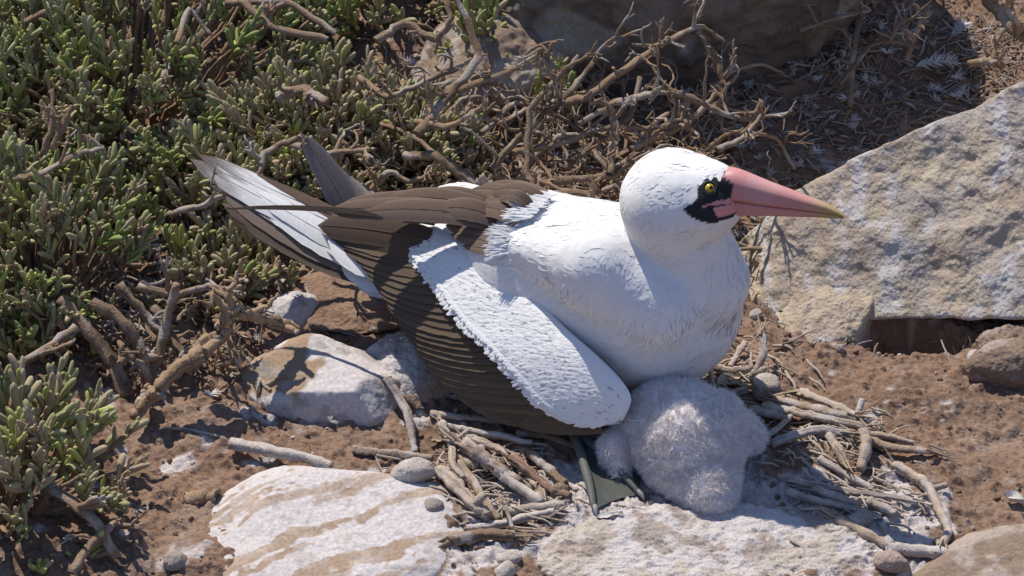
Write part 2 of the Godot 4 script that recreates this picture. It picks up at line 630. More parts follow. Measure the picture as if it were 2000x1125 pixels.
# ------------------------------------------------------------------ the setting
func make_ground() -> void:
	var xs := PackedFloat32Array()
	var zs := PackedFloat32Array()
	var far := PackedFloat32Array([0.01, 0.03, 0.07, 0.15, 0.3, 0.6, 1.2, 2.5, 5.0, 10.0, 20.0, 40.0])
	for k in range(far.size() - 1, -1, -1):
		xs.append(-0.6 - far[k])
		zs.append(-1.0 - far[k])
	for k in 522:
		xs.append(-0.6 + k * 0.0023)
	for k in 630:
		zs.append(-1.0 + k * 0.0023)
	for f in far:
		xs.append(0.6 + f)
		zs.append(0.449 + f)
	var a := Acc.new()
	var w := xs.size()
	for z in zs:
		for x in xs:
			var y := soil(x, z)
			var p := Vector3(x, 0, z)
			y += 0.0030 * nf.get_noise_2d(x * 4200.0, z * 4200.0) + 0.0045 * patch(p, 30.0, 0.05, 0.45, 3.0) + 0.0022 * nf.get_noise_2d(x * 11000.0, z * 11000.0)
			var c := SOIL.lerp(SOIL_DARK, 0.6 * patch(p, 12.0, -0.05, 0.4, 61.0))
			c = c.lerp(Color(0.33, 0.24, 0.18), 0.6 * patch(p, 7.0, 0.0, 0.4, 5.0))
			# droppings crusted over the nest rim and in front of it
			var rim := sm(0.30, 0.12, Vector2((x - 0.19) * 0.75, (z - 0.20) * 1.25).length())
			var left := 0.5 * sm(0.36, 0.12, Vector2((x + 0.22) * 0.9, (z - 0.03) * 1.0).length())
			var back := 0.45 * sm(0.5, 0.2, Vector2((x - 0.1) * 0.6, z + 0.35).length())
			var g: float = maxf(rim, maxf(left, back))
			c = c.lerp(GUANO, patch(p, 13.0, 0.85 - g * 1.25, 1.1 - g * 1.2, 33.0))
			c = c.lerp(Color(0.38, 0.31, 0.26), 0.5 * patch(p, 34.0, 0.34, 0.46, 13.0))
			a.add(Vector3(x, y, z), c)
	for j in zs.size() - 1:
		for k in w - 1:
			var o := j * w + k
			a.quad(o, o + w, o + w + 1, o + 1)
	put(a.build(M.soil), "ground", self, "", "", "", "structure")

func boulder(called: String, label: String, category: String, px: float, py: float, half: Vector3, cuts: Array, n: int, rough: float, freq: float, colour: Callable, mat: Material, turn := 0.0, lift := 0.0, soft := 14.0, group := "", fine := 0.25) -> MeshInstance3D:
	var g := gnd(px, py)
	var where := Vector3(g.x, g.y + lift, g.z)
	var a := rock(half, cuts, n, rough, freq, colour, where, turn, soft, 1.0, fine)
	var o := put(a.build(mat, where), called, self, label, category, group)
	o.position = where
	return o

func sight(px: float, py: float, on: Vector3, n: Vector3) -> Vector3:    # where a sight line meets a plane
	var r := ray(px, py)
	return eye + r * (n.dot(on - eye) / n.dot(r))

func make_rocks() -> void:
	rng.seed = 11
	# the big boulder right of the bird: a broad face tilted up towards us, with a steep left shoulder
	var where := Vector3(0.66, -0.02, -0.42)
	var half := Vector3(0.62, 0.55, 0.52)
	var face := Vector3(-0.20, 0.78, 0.60).normalized()
	var foot := gnd(1650, 640)
	var r1 := sight(1535, 368, foot, face)
	var r2 := sight(2010, 146, foot, face)
	var e := (r2 - r1).normalized()
	var back := Vector3(-0.35, 0.45, -0.85)
	back = (back - e * back.dot(e)).normalized()
	var l1 := gnd(1440, 520)
	var e2 := (l1 - r1).normalized()
	var left := Vector3(-0.88, 0.42, 0.25)
	left = (left - e2 * left.dot(e2)).normalized()
	var under := Vector3(0.04, -0.90, 0.43).normalized()
	var lip := gnd(1980, 690) + Vector3(0, 0.041, 0.008)
	var cuts := []
	for pl in [[face, foot], [back, r1], [left, r1], [under, lip]]:
		var nn: Vector3 = pl[0]
		cuts.append([nn * half, nn.dot((pl[1] as Vector3) - where)])
	var a := rock(half, cuts, 240, 0.0105, 8.0, c_boulder, where, 0.0, 40.0, 0.4, 0.22)
	var big := put(a.build(M.pitted, where), "boulder", self, "large cream and grey boulder with pitted face at the right edge", "boulder")
	big.position = where
	# low rounded rock in front of it
	boulder("rounded_rock", "low rounded tan rock with white streaks at the foot of the big boulder", "rock", 1618, 588, Vector3(0.066, 0.040, 0.085), [[Vector3(-0.25, 0.78, 0.57).normalized(), 0.60], [Vector3(0.8, 0.0, 0.6).normalized(), 0.72], [Vector3(-0.85, 0.5, 0.1).normalized(), 0.74], [Vector3(0.1, 0.1, 0.99).normalized(), 0.86]], 90, 0.005, 12.0, c_boulder, M.pitted, 0.15, 0.000, 20.0, "", 0.25)
	boulder("earth_bank", "bank of brown soil at the right end of the dark hollow", "soil", 1975, 705, Vector3(0.045, 0.030, 0.045), random_cuts(4, 0.75, 0.95), 60, 0.006, 16.0, c_brown, M.soil, 0.0, 0.004, 16.0, "", 0.5)
	boulder("knobbly_rock", "small cream rock tucked between the bird's breast and the boulder", "rock", 1530, 520, Vector3(0.036, 0.024, 0.04), random_cuts(6, 0.7, 0.95), 36, 0.006, 14.0, c_boulder, M.pitted, 0.4, 0.014)
	# dark rock at the back
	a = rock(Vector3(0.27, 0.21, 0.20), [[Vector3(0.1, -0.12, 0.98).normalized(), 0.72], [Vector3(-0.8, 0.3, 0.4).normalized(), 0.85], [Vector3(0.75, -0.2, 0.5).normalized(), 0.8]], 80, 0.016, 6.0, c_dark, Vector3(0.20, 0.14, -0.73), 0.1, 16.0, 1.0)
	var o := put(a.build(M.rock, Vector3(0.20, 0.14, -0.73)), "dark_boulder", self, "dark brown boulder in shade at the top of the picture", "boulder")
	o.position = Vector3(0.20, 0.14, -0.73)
	a = rock(Vector3(0.10, 0.07, 0.08), random_cuts(8, 0.7, 0.95), 60, 0.010, 10.0, c_brown, Vector3(-0.02, 0.03, -0.60), 0.3, 16.0, 1.0)
	o = put(a.build(M.rock, Vector3(-0.02, 0.03, -0.60)), "grey_rock", self, "grey speckled rock behind the shrub beside the dark boulder", "rock")
	o.position = Vector3(-0.02, 0.03, -0.60)
	# left foreground rocks
	boulder("streaked_slab", "flat rock slab with white bands of droppings in the left foreground", "rock", 655, 1040, Vector3(0.130, 0.027, 0.115), [[Vector3(0.05, 1, 0.12).normalized(), 0.72], [Vector3(-0.8, 0.5, 0.1).normalized(), 0.84], [Vector3(0.3, 0.3, -0.9).normalized(), 0.8]], 130, 0.0036, 9.0, c_streak, M.rock, 0.12, 0.0, 22.0, "", 0.16)
	boulder("white_rock", "smooth white splashed rock below the bird's tail", "rock", 628, 765, Vector3(0.088, 0.036, 0.060), [[Vector3(-0.15, 0.9, 0.35).normalized(), 0.66], [Vector3(0.3, 0.15, 0.93).normalized(), 0.70], [Vector3(0.85, 0.3, 0.1).normalized(), 0.80], [Vector3(-0.6, 0.5, 0.6).normalized(), 0.74], [Vector3(0.4, 0.75, -0.5).normalized(), 0.72], [Vector3(-0.85, 0.45, -0.2).normalized(), 0.8]], 110, 0.0034, 10.0, c_guano, M.rock, -0.42, 0.012, 34.0, "", 0.16)
	boulder("shaded_rock", "grey white rock half hidden behind the bird's dark wing", "rock", 818, 730, Vector3(0.055, 0.022, 0.055), [[Vector3(0.4, 0.7, 0.5).normalized(), 0.78], [Vector3(-0.4, 0.5, 0.75).normalized(), 0.8]], 50, 0.007, 12.0, c_guano, M.pitted, 0.5, 0.008)
	boulder("cracked_rock", "small white topped rock under the tail beside the root", "rock", 570, 612, Vector3(0.034, 0.020, 0.026), random_cuts(5, 0.7, 0.95), 30, 0.004, 16.0, c_guano, M.rock, 0.2, 0.002)
	boulder("mud_mound", "rounded brown lump of dry mud below the tail tip", "mud", 700, 590, Vector3(0.07, 0.012, 0.06), random_cuts(4, 0.8, 0.95), 40, 0.006, 14.0, func(p, _o): return SOIL.lerp(Color(0.31, 0.22, 0.16), patch(p, 20.0, -0.2, 0.3)), M.soil, 0.0, 0.002)
	# right foreground
	boulder("corner_slab", "grey brown slab in the lower right corner", "rock", 1935, 1130, Vector3(0.085, 0.03, 0.06), [[Vector3(-0.1, 1, 0.1).normalized(), 0.7], [Vector3(-0.5, 0.4, -0.7).normalized(), 0.75]], 60, 0.004, 12.0, c_brown, M.rock, 0.35, 0.006)
	boulder("earthy_rock", "brown earthy rock with a shaded underside at the right edge", "rock", 1985, 735, Vector3(0.055, 0.026, 0.032), random_cuts(5, 0.7, 0.95), 40, 0.005, 14.0, c_brown, M.soil, 0.2, 0.014)
	boulder("guano_slab", "low white crusted slab in front of the chick", "rock", 1390, 1075, Vector3(0.17, 0.018, 0.075), [[Vector3(0, 1, 0.1).normalized(), 0.7]], 80, 0.0045, 14.0, func(p, _o): return Color(0.50, 0.445, 0.38).lerp(GUANO, patch(p, 10.0, -0.25, 0.1)).lerp(Color(0.33, 0.27, 0.23), 0.8 * patch(p, 18.0, 0.12, 0.35, 9.0)), M.pitted, 0.03, -0.004, 16.0, "", 0.6)
	# stones
	boulder("white_stone", "oval white stone at the left end of the nest twigs", "stone", 806, 948, Vector3(0.0225, 0.0150, 0.015), random_cuts(8, 0.75, 0.95), 30, 0.002, 30.0, c_pale, M.stone, 0.1, 0.016)
	boulder("square_stone", "blocky grey stone beside the dry leaf by the bird's breast", "stone", 1496, 772, Vector3(0.018, 0.016, 0.016), [[Vector3(0, 1, 0), 0.75], [Vector3(1, 0, 0), 0.8], [Vector3(-1, 0, 0), 0.8], [Vector3(0, 0, 1), 0.8]], 22, 0.002, 30.0, c_grey, M.stone, 0.2, 0.008)
	boulder("pinkish_stone", "rounded pinkish stone below the thick pale stick lower right", "stone", 1742, 1108, Vector3(0.018, 0.012, 0.013), random_cuts(7, 0.75, 0.95), 18, 0.002, 30.0, func(p, _o): return Color(0.42, 0.33, 0.28).lerp(GUANO, 0.5 * patch(p, 30.0, 0.0, 0.4)), M.stone, -0.2, 0.006)
	boulder("flat_pebble", "smooth grey oval pebble at the bottom edge left of the white slab", "stone", 996, 1097, Vector3(0.013, 0.006, 0.008), random_cuts(4, 0.8, 0.95), 14, 0.001, 30.0, c_pale, M.stone, 0.1, 0.004)
	boulder("round_pebble", "round pinkish pebble by the webbed foot", "stone", 1093, 968, Vector3(0.010, 0.008, 0.008), random_cuts(4, 0.8, 0.95), 14, 0.001, 30.0, c_brown, M.stone, 0.1, 0.006)
	boulder("shaded_stone", "grey stone in the bush shade near the lower left", "stone", 340, 1105, Vector3(0.013, 0.009, 0.010), random_cuts(5, 0.75, 0.95), 14, 0.0015, 30.0, c_grey, M.stone, 0.1, 0.005)
	boulder("sooty_stone", "small dark grey stone beside the twig among white crust", "stone", 1680, 1022, Vector3(0.014, 0.010, 0.010), random_cuts(5, 0.75, 0.95), 14, 0.0015, 30.0, c_grey, M.stone, 0.5, 0.004)
	boulder("hollow_stone", "small cream stone at the right end of the dark hollow", "stone", 1905, 705, Vector3(0.010, 0.009, 0.009), random_cuts(5, 0.75, 0.95), 14, 0.0015, 30.0, c_pale, M.stone, 0.5, 0.005)
	boulder("bluish_stone", "grey stone among twigs at the left foot of the nest", "stone", 845, 1000, Vector3(0.013, 0.010, 0.011), random_cuts(6, 0.7, 0.9), 14, 0.0015, 30.0, c_grey, M.stone, 0.9, 0.005)
	boulder("bottom_stone", "white stone on the bottom edge below the flat pebble", "stone", 985, 1122, Vector3(0.012, 0.009, 0.010), random_cuts(5, 0.7, 0.9), 14, 0.0015, 30.0, c_pale, M.stone, 0.9, 0.004)
	boulder("dust_stone", "small pale stone in brown soil right of the breast", "stone", 1476, 620, Vector3(0.008, 0.006, 0.006), random_cuts(5, 0.7, 0.9), 12, 0.001, 30.0, c_pale, M.stone, 0.9, 0.004)

func scatter(called: String, label: String, category: String, mesh: Mesh, xf: Array, cols: PackedColorArray, parent: Node = self) -> MultiMeshInstance3D:
	var mm := MultiMesh.new()
	mm.transform_format = MultiMesh.TRANSFORM_3D
	mm.use_colors = true
	mm.mesh = mesh
	mm.instance_count = xf.size()
	for k in xf.size():
		mm.set_instance_transform(k, xf[k])
		mm.set_instance_color(k, cols[k])
	var o := MultiMeshInstance3D.new()
	o.multimesh = mm
	o.name = numbered(called) if parent == self else called
	parent.add_child(o, true)
	o.set_meta("kind", "stuff")
	if label != "": o.set_meta("label", label)
	if category != "": o.set_meta("category", category)
	return o

func make_scatter() -> void:
	rng.seed = 5
	var white := func(_p, _o): return Color.WHITE
	var pebble := rock(Vector3(1, 0.75, 0.85), random_cuts(7, 0.6, 0.9), 4, 0.0, 1.0, white, Vector3.ZERO, 0.0, 20.0).build(M.clod)
	var xf := []
	var cols := PackedColorArray()
	for k in 15000:
		var x := rng.randf_range(-0.6, 0.6)
		var z := rng.randf_range(-0.85, 0.28)
		var keep := 0.35 + 0.65 * patch(Vector3(x, 0, z), 8.0, -0.1, 0.35, 55.0)
		if rng.randf() > keep:
			continue
		var r := 0.0009 + 0.0035 * pow(rng.randf(), 5.0)
		if rng.randf() < 0.02: r *= 1.7
		var b := Basis.from_euler(Vector3(rng.randf() * TAU, rng.randf() * TAU, rng.randf() * TAU)).scaled(Vector3(r, r * rng.randf_range(0.6, 1.0), r))
		xf.append(Transform3D(b, Vector3(x, soil(x, z) + r * 0.3, z)))
		var c := SOIL.lerp(SOIL_DARK, rng.randf() * 0.7)
		var q := rng.randf()
		if q < 0.15: c = Color(0.42, 0.36, 0.31)
		elif q < 0.22: c = Color(0.58, 0.54, 0.51)
		cols.append(c)
	scatter("gravel", "loose crumbs of soil and grit strewn over the ground", "gravel", pebble, xf, cols)
	# dry litter behind the bird and under the shrubs
	var a := Acc.new()
	tube(a, PackedVector3Array([Vector3(-0.5, 0, 0), Vector3(-0.2, 0.06, 0.03), Vector3(0.15, 0.08, -0.02), Vector3(0.5, 0.0, 0.04)]), PackedFloat32Array([0.05, 0.06, 0.055, 0.03]), 5, Color.WHITE, 0.0)
	var straw := a.build(M.bark)
	xf = []
	cols = PackedColorArray()
	for k in 7200:
		var x := rng.randf_range(-0.6, 0.6)
		var z := rng.randf_range(-0.95, -0.12)
		if k < 3200:
			x = rng.randf_range(0.08, 0.58)
			z = rng.randf_range(-0.72, -0.22)
		if x < 0.05 and z > -0.2 and rng.randf() < 0.7:
			continue
		var l := 0.005 + 0.034 * pow(rng.randf(), 1.8)
		var lw := rng.randf_range(0.007, 0.026)
		var b := Basis.from_euler(Vector3(rng.randfn() * 0.4, rng.randf() * TAU, rng.randfn() * 0.45)) * Basis.from_scale(Vector3(l, lw, lw))
		xf.append(Transform3D(b, Vector3(x, soil(x, z) + rng.randf_range(0.001, 0.007), z)))
		var c := BARK.lerp(Color(0.33, 0.28, 0.22), rng.randf())
		if rng.randf() < 0.30: c = Color(0.42, 0.39, 0.36)
		cols.append(c)
	# wisps of moulted down caught in the litter
	var fl := Acc.new()
	for k in 16:
		var d := Vector3(rng.randfn(), absf(rng.randfn()) * 0.8 + 0.1, rng.randfn()).normalized()
		tube(fl, PackedVector3Array([Vector3.ZERO, d * 0.5 + Vector3(0, 0.08, 0), d + Vector3(rng.randfn(), -0.2, rng.randfn()) * 0.25]), PackedFloat32Array([0.06, 0.07, 0.012]), 3, Color.WHITE, 0.0)
	var wisp := fl.build(M.down)
	var wx := []
	var wc := PackedColorArray()
	for k in 190:
		var x := rng.randf_range(0.18, 0.56)
		var z := rng.randf_range(-0.72, -0.26)
		if k > 130:
			x = rng.randf_range(-0.4, 0.2)
			z = rng.randf_range(-0.45, 0.0)
		var l := rng.randf_range(0.003, 0.011)
		wx.append(Transform3D(Basis.from_euler(Vector3(rng.randfn() * 0.4, rng.randf() * TAU, 0)).scaled(Vector3.ONE * l), Vector3(x, soil(x, z) + 0.006, z)))
		wc.append(Color(0.50, 0.47, 0.46).lerp(Color(0.66, 0.63, 0.61), rng.randf()))
	scatter("down_wisps", "small wisps of pale down caught in the dry litter", "down", wisp, wx, wc)
	var nx := []
	var nc := PackedColorArray()
	for k in 420:
		var c0: Vector3 = [gnd(940, 930), gnd(1620, 850), gnd(1000, 980), gnd(1660, 960), gnd(1440, 740)][k % 5]
		var x := c0.x + rng.randfn() * 0.035
		var z := c0.z + rng.randfn() * 0.028
		var l := rng.randf_range(0.010, 0.042)
		var w := rng.randf_range(0.012, 0.028)
		var b := Basis.from_euler(Vector3(rng.randfn() * 0.3, rng.randfn() * 0.6 - 0.45, rng.randfn() * 0.2)) * Basis.from_scale(Vector3(l, w, w))
		nx.append(Transform3D(b, Vector3(x, soil(x, z) + rng.randf_range(0.001, 0.006), z)))
		nc.append(DRIFT.lerp(Color(0.55, 0.48, 0.40), rng.randf()))
	scatter("twig_bits", "small broken twig bits strewn between the nest sticks", "twigs", straw, nx, nc)
	scatter("dry_litter", "dry stalks and plant litter on the ground behind the bird", "litter", straw, xf, cols)

# ------------------------------------------------------------------ sticks
func stick(label: String, pts: Array, rpx: float, h0 := 0.0, h1 := 0.0, col := DRIFT, fray := 0, group := "sticks of the nest", stubs := [], taper := 0.75) -> void:
	rng.seed = hash(label)
	var ctrl := []
	var r := rpx * K * 0.5 * 1.0
	for k in pts.size():
		var p: Array = pts[k]
		ctrl.append(gnd(p[0], p[1], lerpf(h0, h1, float(k) / (pts.size() - 1)) + r * 0.8))
	var line := kinked(ctrl, 7, r * 0.07)
	var a := Acc.new()
	var rr := radii(line.size(), r, r * taper, 0.05)
	var knot := rng.randi_range(2, line.size() - 3)
	rr[knot] *= 1.25
	rr[knot + 1] *= 1.15
	wood(a, line, rr, col * 1.18, 14)
	if fray & 1:
		splinters(a, line[0], (line[0] - line[1]).normalized(), r, col.lerp(Color(0.5, 0.4, 0.28), 0.4), 7, 4.5)
	if fray & 2:
		var e := line.size() - 1
		splinters(a, line[e], (line[e] - line[e - 1]).normalized(), r * 0.9, col.lerp(Color(0.5, 0.4, 0.28), 0.4), 7, 4.5)
	for s in stubs:     # [index along, direction, length in radii]
		var b: Vector3 = line[int(s[0] * (line.size() - 1))]
		var d: Vector3 = s[1]
		tube(a, PackedVector3Array([b, b + d * r * float(s[2]) * 0.5, b + d * r * float(s[2])]), PackedFloat32Array([r * 0.8, r * 0.7, r * 0.55]), 8, col, 0.25)
	var mid := line[line.size() / 2]
	mid.y = soil(mid.x, mid.z)
	var o := put(a.build(M.bark, mid), "nest_stick" if group != "" else "stick", self, label, "stick", group)
	o.position = mid

func make_sticks() -> void:
	var PALE := Color(0.50, 0.45, 0.40)
	var DARK := Color(0.24, 0.165, 0.115)
	stick("long knobbly grey stick leaning over the right end of the white rock", [[757, 738], [775, 770], [795, 805], [805, 850], [810, 885]], 20, 0.022, 0.002, Color(0.36, 0.31, 0.28))
	stick("straight stick lying just above the oval white stone", [[690, 878], [740, 884], [790, 888], [845, 895]], 20, 0.0, 0.004, Color(0.36, 0.29, 0.23))
	stick("thick whitewashed stick lying along the top of the streaked slab", [[450, 866], [520, 880], [585, 892], [648, 912]], 27, 0.008, 0.008, PALE)
	stick("thin pale twig crossing the soil left of the thick whitewashed stick", [[322, 836], [375, 840], [440, 855]], 7, 0.002, 0.002, PALE)
	stick("thick jointed stick running from the white stone down to the right", [[858, 918], [890, 948], [925, 985], [955, 1008]], 30, 0.006, 0.008, DRIFT, 0, "sticks of the nest", [[0.75, Vector3(0.5, 0.8, -0.2), 2.0]])
	stick("thickest tan stick in the left heap with a broken upper end", [[905, 868], [945, 895], [985, 925], [1015, 945]], 30, 0.014, 0.006, Color(0.37, 0.29, 0.23), 1)
	stick("clean grey stick ending in a cut face in the left heap", [[970, 918], [1010, 948], [1058, 982]], 24, 0.010, 0.006, Color(0.46, 0.42, 0.38))
	stick("forked upright looking stick at the left rim of the left heap", [[862, 826], [882, 868], [884, 908], [905, 935]], 18, 0.014, 0.012, DRIFT, 1, "sticks of the nest", [[0.35, Vector3(0.75, 0.5, -0.4), 5.0]])
	stick("tan stick under the jointed stick in the left heap", [[895, 905], [925, 945], [950, 985], [975, 1015]], 20, 0.004, 0.004, Color(0.35, 0.27, 0.2))
	stick("reddish brown stick running towards the webbed foot", [[1000, 892], [1040, 925], [1075, 955], [1115, 968]], 19, 0.010, 0.003, Color(0.30, 0.2, 0.15), 1)
	stick("pale ended stick reaching into the shade under the wing, topmost but one", [[862, 832], [920, 842], [985, 853], [1040, 866]], 18, 0.010, 0.004, PALE)
	stick("highest stick of the left heap, tucked under the wing edge", [[840, 808], [910, 816], [985, 824]], 17, 0.006, 0.002, DRIFT)
	stick("short stick with a white end shaded by the wing", [[900, 852], [945, 864], [985, 882], [1010, 905]], 20, 0.006, 0.003, DRIFT)
	stick("stick lying level above the splintered bark piece", [[985, 1003], [1040, 992], [1105, 984]], 23, 0.003, 0.003, Color(0.42, 0.36, 0.31))
	stick("low pale stick second from the bottom of the left heap", [[912, 1034], [975, 1024], [1040, 1008], [1085, 998]], 19, 0.002, 0.003, PALE, 2)
	stick("dark brown splintered bark piece at the bottom of the left heap", [[880, 1058], [940, 1044], [1005, 1046]], 27, 0.002, 0.003, DARK, 3, "sticks of the nest", [], 0.95)
	stick("small upright splinter standing against the lowest stick", [[982, 978], [994, 1008], [1002, 1038]], 9, 0.022, 0.008, Color(0.46, 0.36, 0.26), 1)
	stick("thin straw lying across the lower right of the left heap", [[1000, 990], [1050, 1006], [1108, 1019]], 5, 0.012, 0.002, Color(0.46, 0.38, 0.28))
	stick("shaded stick behind the webbed foot", [[1010, 846], [1070, 852], [1125, 872]], 18, 0.004, 0.003, BARK)
	stick("stubby shaded stick left of the webbed foot", [[1030, 880], [1070, 915], [1105, 945]], 20, 0.003, 0.003, BARK)
	stick("short tan stub in the middle of the left heap", [[895, 885], [915, 905], [935, 915]], 22, 0.004, 0.003, Color(0.4, 0.31, 0.23))
	stick("splintered light stick between the cut grey stick and the pebble", [[1030, 915], [1045, 940], [1062, 968]], 20, 0.004, 0.003, Color(0.47, 0.37, 0.27), 3)
	# right heap
	stick("topmost frayed stick of the right heap", [[1562, 765], [1605, 782], [1655, 803], [1712, 828]], 20, 0.014, 0.006, DRIFT, 3)
	stick("long smooth stick of the right heap with a rounded left end", [[1488, 792], [1540, 802], [1600, 815], [1690, 832]], 22, 0.010, 0.006, Color(0.43, 0.36, 0.29), 2)
	stick("split stick between the frayed and the smooth stick of the right heap", [[1515, 782], [1570, 792], [1625, 806], [1672, 816]], 22, 0.012, 0.010, Color(0.38, 0.3, 0.23), 3)
	stick("stick close behind the chick's wing stub", [[1462, 798], [1500, 808], [1535, 818]], 20, 0.010, 0.006, Color(0.36, 0.3, 0.25))
	stick("twisted grey stick pointing at the chick's side", [[1505, 868], [1545, 852], [1600, 838], [1648, 846]], 20, 0.006, 0.006, Color(0.42, 0.38, 0.34), 2)
	stick("short stick slanting up from the chick's side", [[1500, 852], [1525, 832], [1546, 812]], 15, 0.006, 0.014, DRIFT)
	stick("small white stub standing at the right of the heap", [[1668, 826], [1677, 805], [1685, 780]], 14, 0.006, 0.022, Color(0.6, 0.57, 0.54))
	stick("short thick stick lying towards us across the right heap", [[1687, 838], [1692, 870], [1680, 918]], 25, 0.016, 0.006, Color(0.42, 0.34, 0.27))
	stick("thick brown pointed stick at the right tip of the heap", [[1690, 858], [1735, 873], [1785, 879], [1832, 884]], 24, 0.004, 0.002, Color(0.37, 0.28, 0.21), 2, "sticks of the nest", [], 0.5)
	stick("thinner stick above the thick brown pointed one", [[1690, 848], [1735, 853], [1785, 866]], 16, 0.006, 0.003, Color(0.39, 0.31, 0.24))
	stick("crooked stick under the thick one in the right heap", [[1618, 850], [1638, 880], [1652, 908]], 22, 0.003, 0.003, Color(0.40, 0.32, 0.25), 2)
	stick("split piece below the right heap at the shade's edge", [[1600, 895], [1650, 925], [1708, 955]], 15, 0.003, 0.004, Color(0.4, 0.34, 0.29), 2)
	stick("long thin stick in shade, upper of the three parallel ones", [[1520, 930], [1590, 946], [1670, 962], [1740, 970], [1792, 982]], 16, 0.004, 0.003, Color(0.38, 0.33, 0.29), 2)
	stick("straight stick in shade, lowest of the three parallel ones", [[1536, 962], [1610, 982], [1672, 995], [1722, 1008]], 20, 0.003, 0.003, Color(0.38, 0.33, 0.29))
	stick("short stick in shade between the two long parallel ones", [[1588, 956], [1635, 972], [1682, 986]], 20, 0.004, 0.004, Color(0.36, 0.3, 0.25))
	stick("stubby stick at the right end of the three parallel sticks", [[1692, 978], [1720, 990], [1750, 1004]], 22, 0.003, 0.003, Color(0.36, 0.3, 0.25))
	stick("splintered tan stick slanting down to the pale stick end", [[1632, 1012], [1680, 1036], [1735, 1064]], 24, 0.004, 0.004, Color(0.42, 0.33, 0.25), 3)
	stick("thick pale stick with a knuckle end at the lower right", [[1732, 1070], [1790, 1074], [1852, 1084]], 28, 0.004, 0.004, Color(0.53, 0.49, 0.45), 0, "sticks of the nest", [[0.1, Vector3(0.2, -0.2, 0.9), 2.6], [0.12, Vector3(-0.3, 0.5, -0.8), 1.7]])
	stick("long curved stick on bare soil at the right", [[1745, 908], [1785, 930], [1815, 955], [1835, 1000], [1852, 1035], [1838, 1068]], 21, 0.003, 0.003, Color(0.44, 0.36, 0.29), 3, "sticks of the nest", [[0.42, Vector3(0.9, 0.25, -0.1), 3.6]])
	# by the breast
	stick("upright frayed stick right of the breast", [[1486, 648], [1491, 690], [1478, 722], [1464, 742]], 19, 0.034, 0.006, Color(0.43, 0.35, 0.28), 1, "sticks of the nest", [[0.85, Vector3(0.8, 0.45, -0.1), 3.4]])
	stick("small bent stick between the breast and the frayed stick", [[1455, 668], [1440, 692], [1425, 716]], 14, 0.010, 0.004, Color(0.45, 0.37, 0.32))
	stick("level stick below the bent one beside the breast", [[1392, 716], [1428, 726], [1472, 720]], 20, 0.004, 0.004, Color(0.42, 0.35, 0.29))
	stick("thin stick hanging at the breast left of the dry leaf", [[1384, 716], [1390, 738], [1397, 765]], 11, 0.010, 0.004, PALE)
	stick("short stick below the dry leaf beside the chick's back", [[1408, 776], [1432, 768], [1460, 762]], 21, 0.004, 0.004, Color(0.42, 0.35, 0.3))
	stick("grey twig lying against the foot of the big boulder", [[1768, 500], [1758, 525], [1733, 552]], 18, 0.035, 0.02, Color(0.36, 0.34, 0.32), 0, "")

func leaf_sheet(label: String, px: float, py: float, len: float, wid: float, turn: float, col: Color, called := "dry_leaf", category := "leaf", curl := 0.25) -> void:
	rng.seed = hash(label)
	var a := Acc.new()
	var rows := []
	for layer in 2:
		rows = []
		for j in 9:
			var q := j / 8.0
			var w := wid * sin(PI * pow(q * 0.94 + 0.03, 0.8)) * (1.0 + 0.22 * rng.randfn() * (1 - layer))
			var line := PackedInt32Array()
			for k in 5:
				var u := k / 2.0 - 1.0
				line.append(a.add(Vector3(q * len, curl * wid * (u * u) + 0.12 * len * q * q + 0.002 - layer * 0.0005, u * w * 0.5), col.lerp(col * 0.75, rng.randf() * 0.5)))
			rows.append(line)
		for j in 8:
			for k in 4:
				var l0: PackedInt32Array = rows[j]
				var l1: PackedInt32Array = rows[j + 1]
				if layer == 0: a.quad(l0[k], l0[k + 1], l1[k + 1], l1[k])
				else: a.quad(l0[k], l1[k], l1[k + 1], l0[k + 1])
	var o := put(a.build(M.shell), called, self, label, category)
	o.position = gnd(px, py, 0.003)
	o.rotation.y = turn

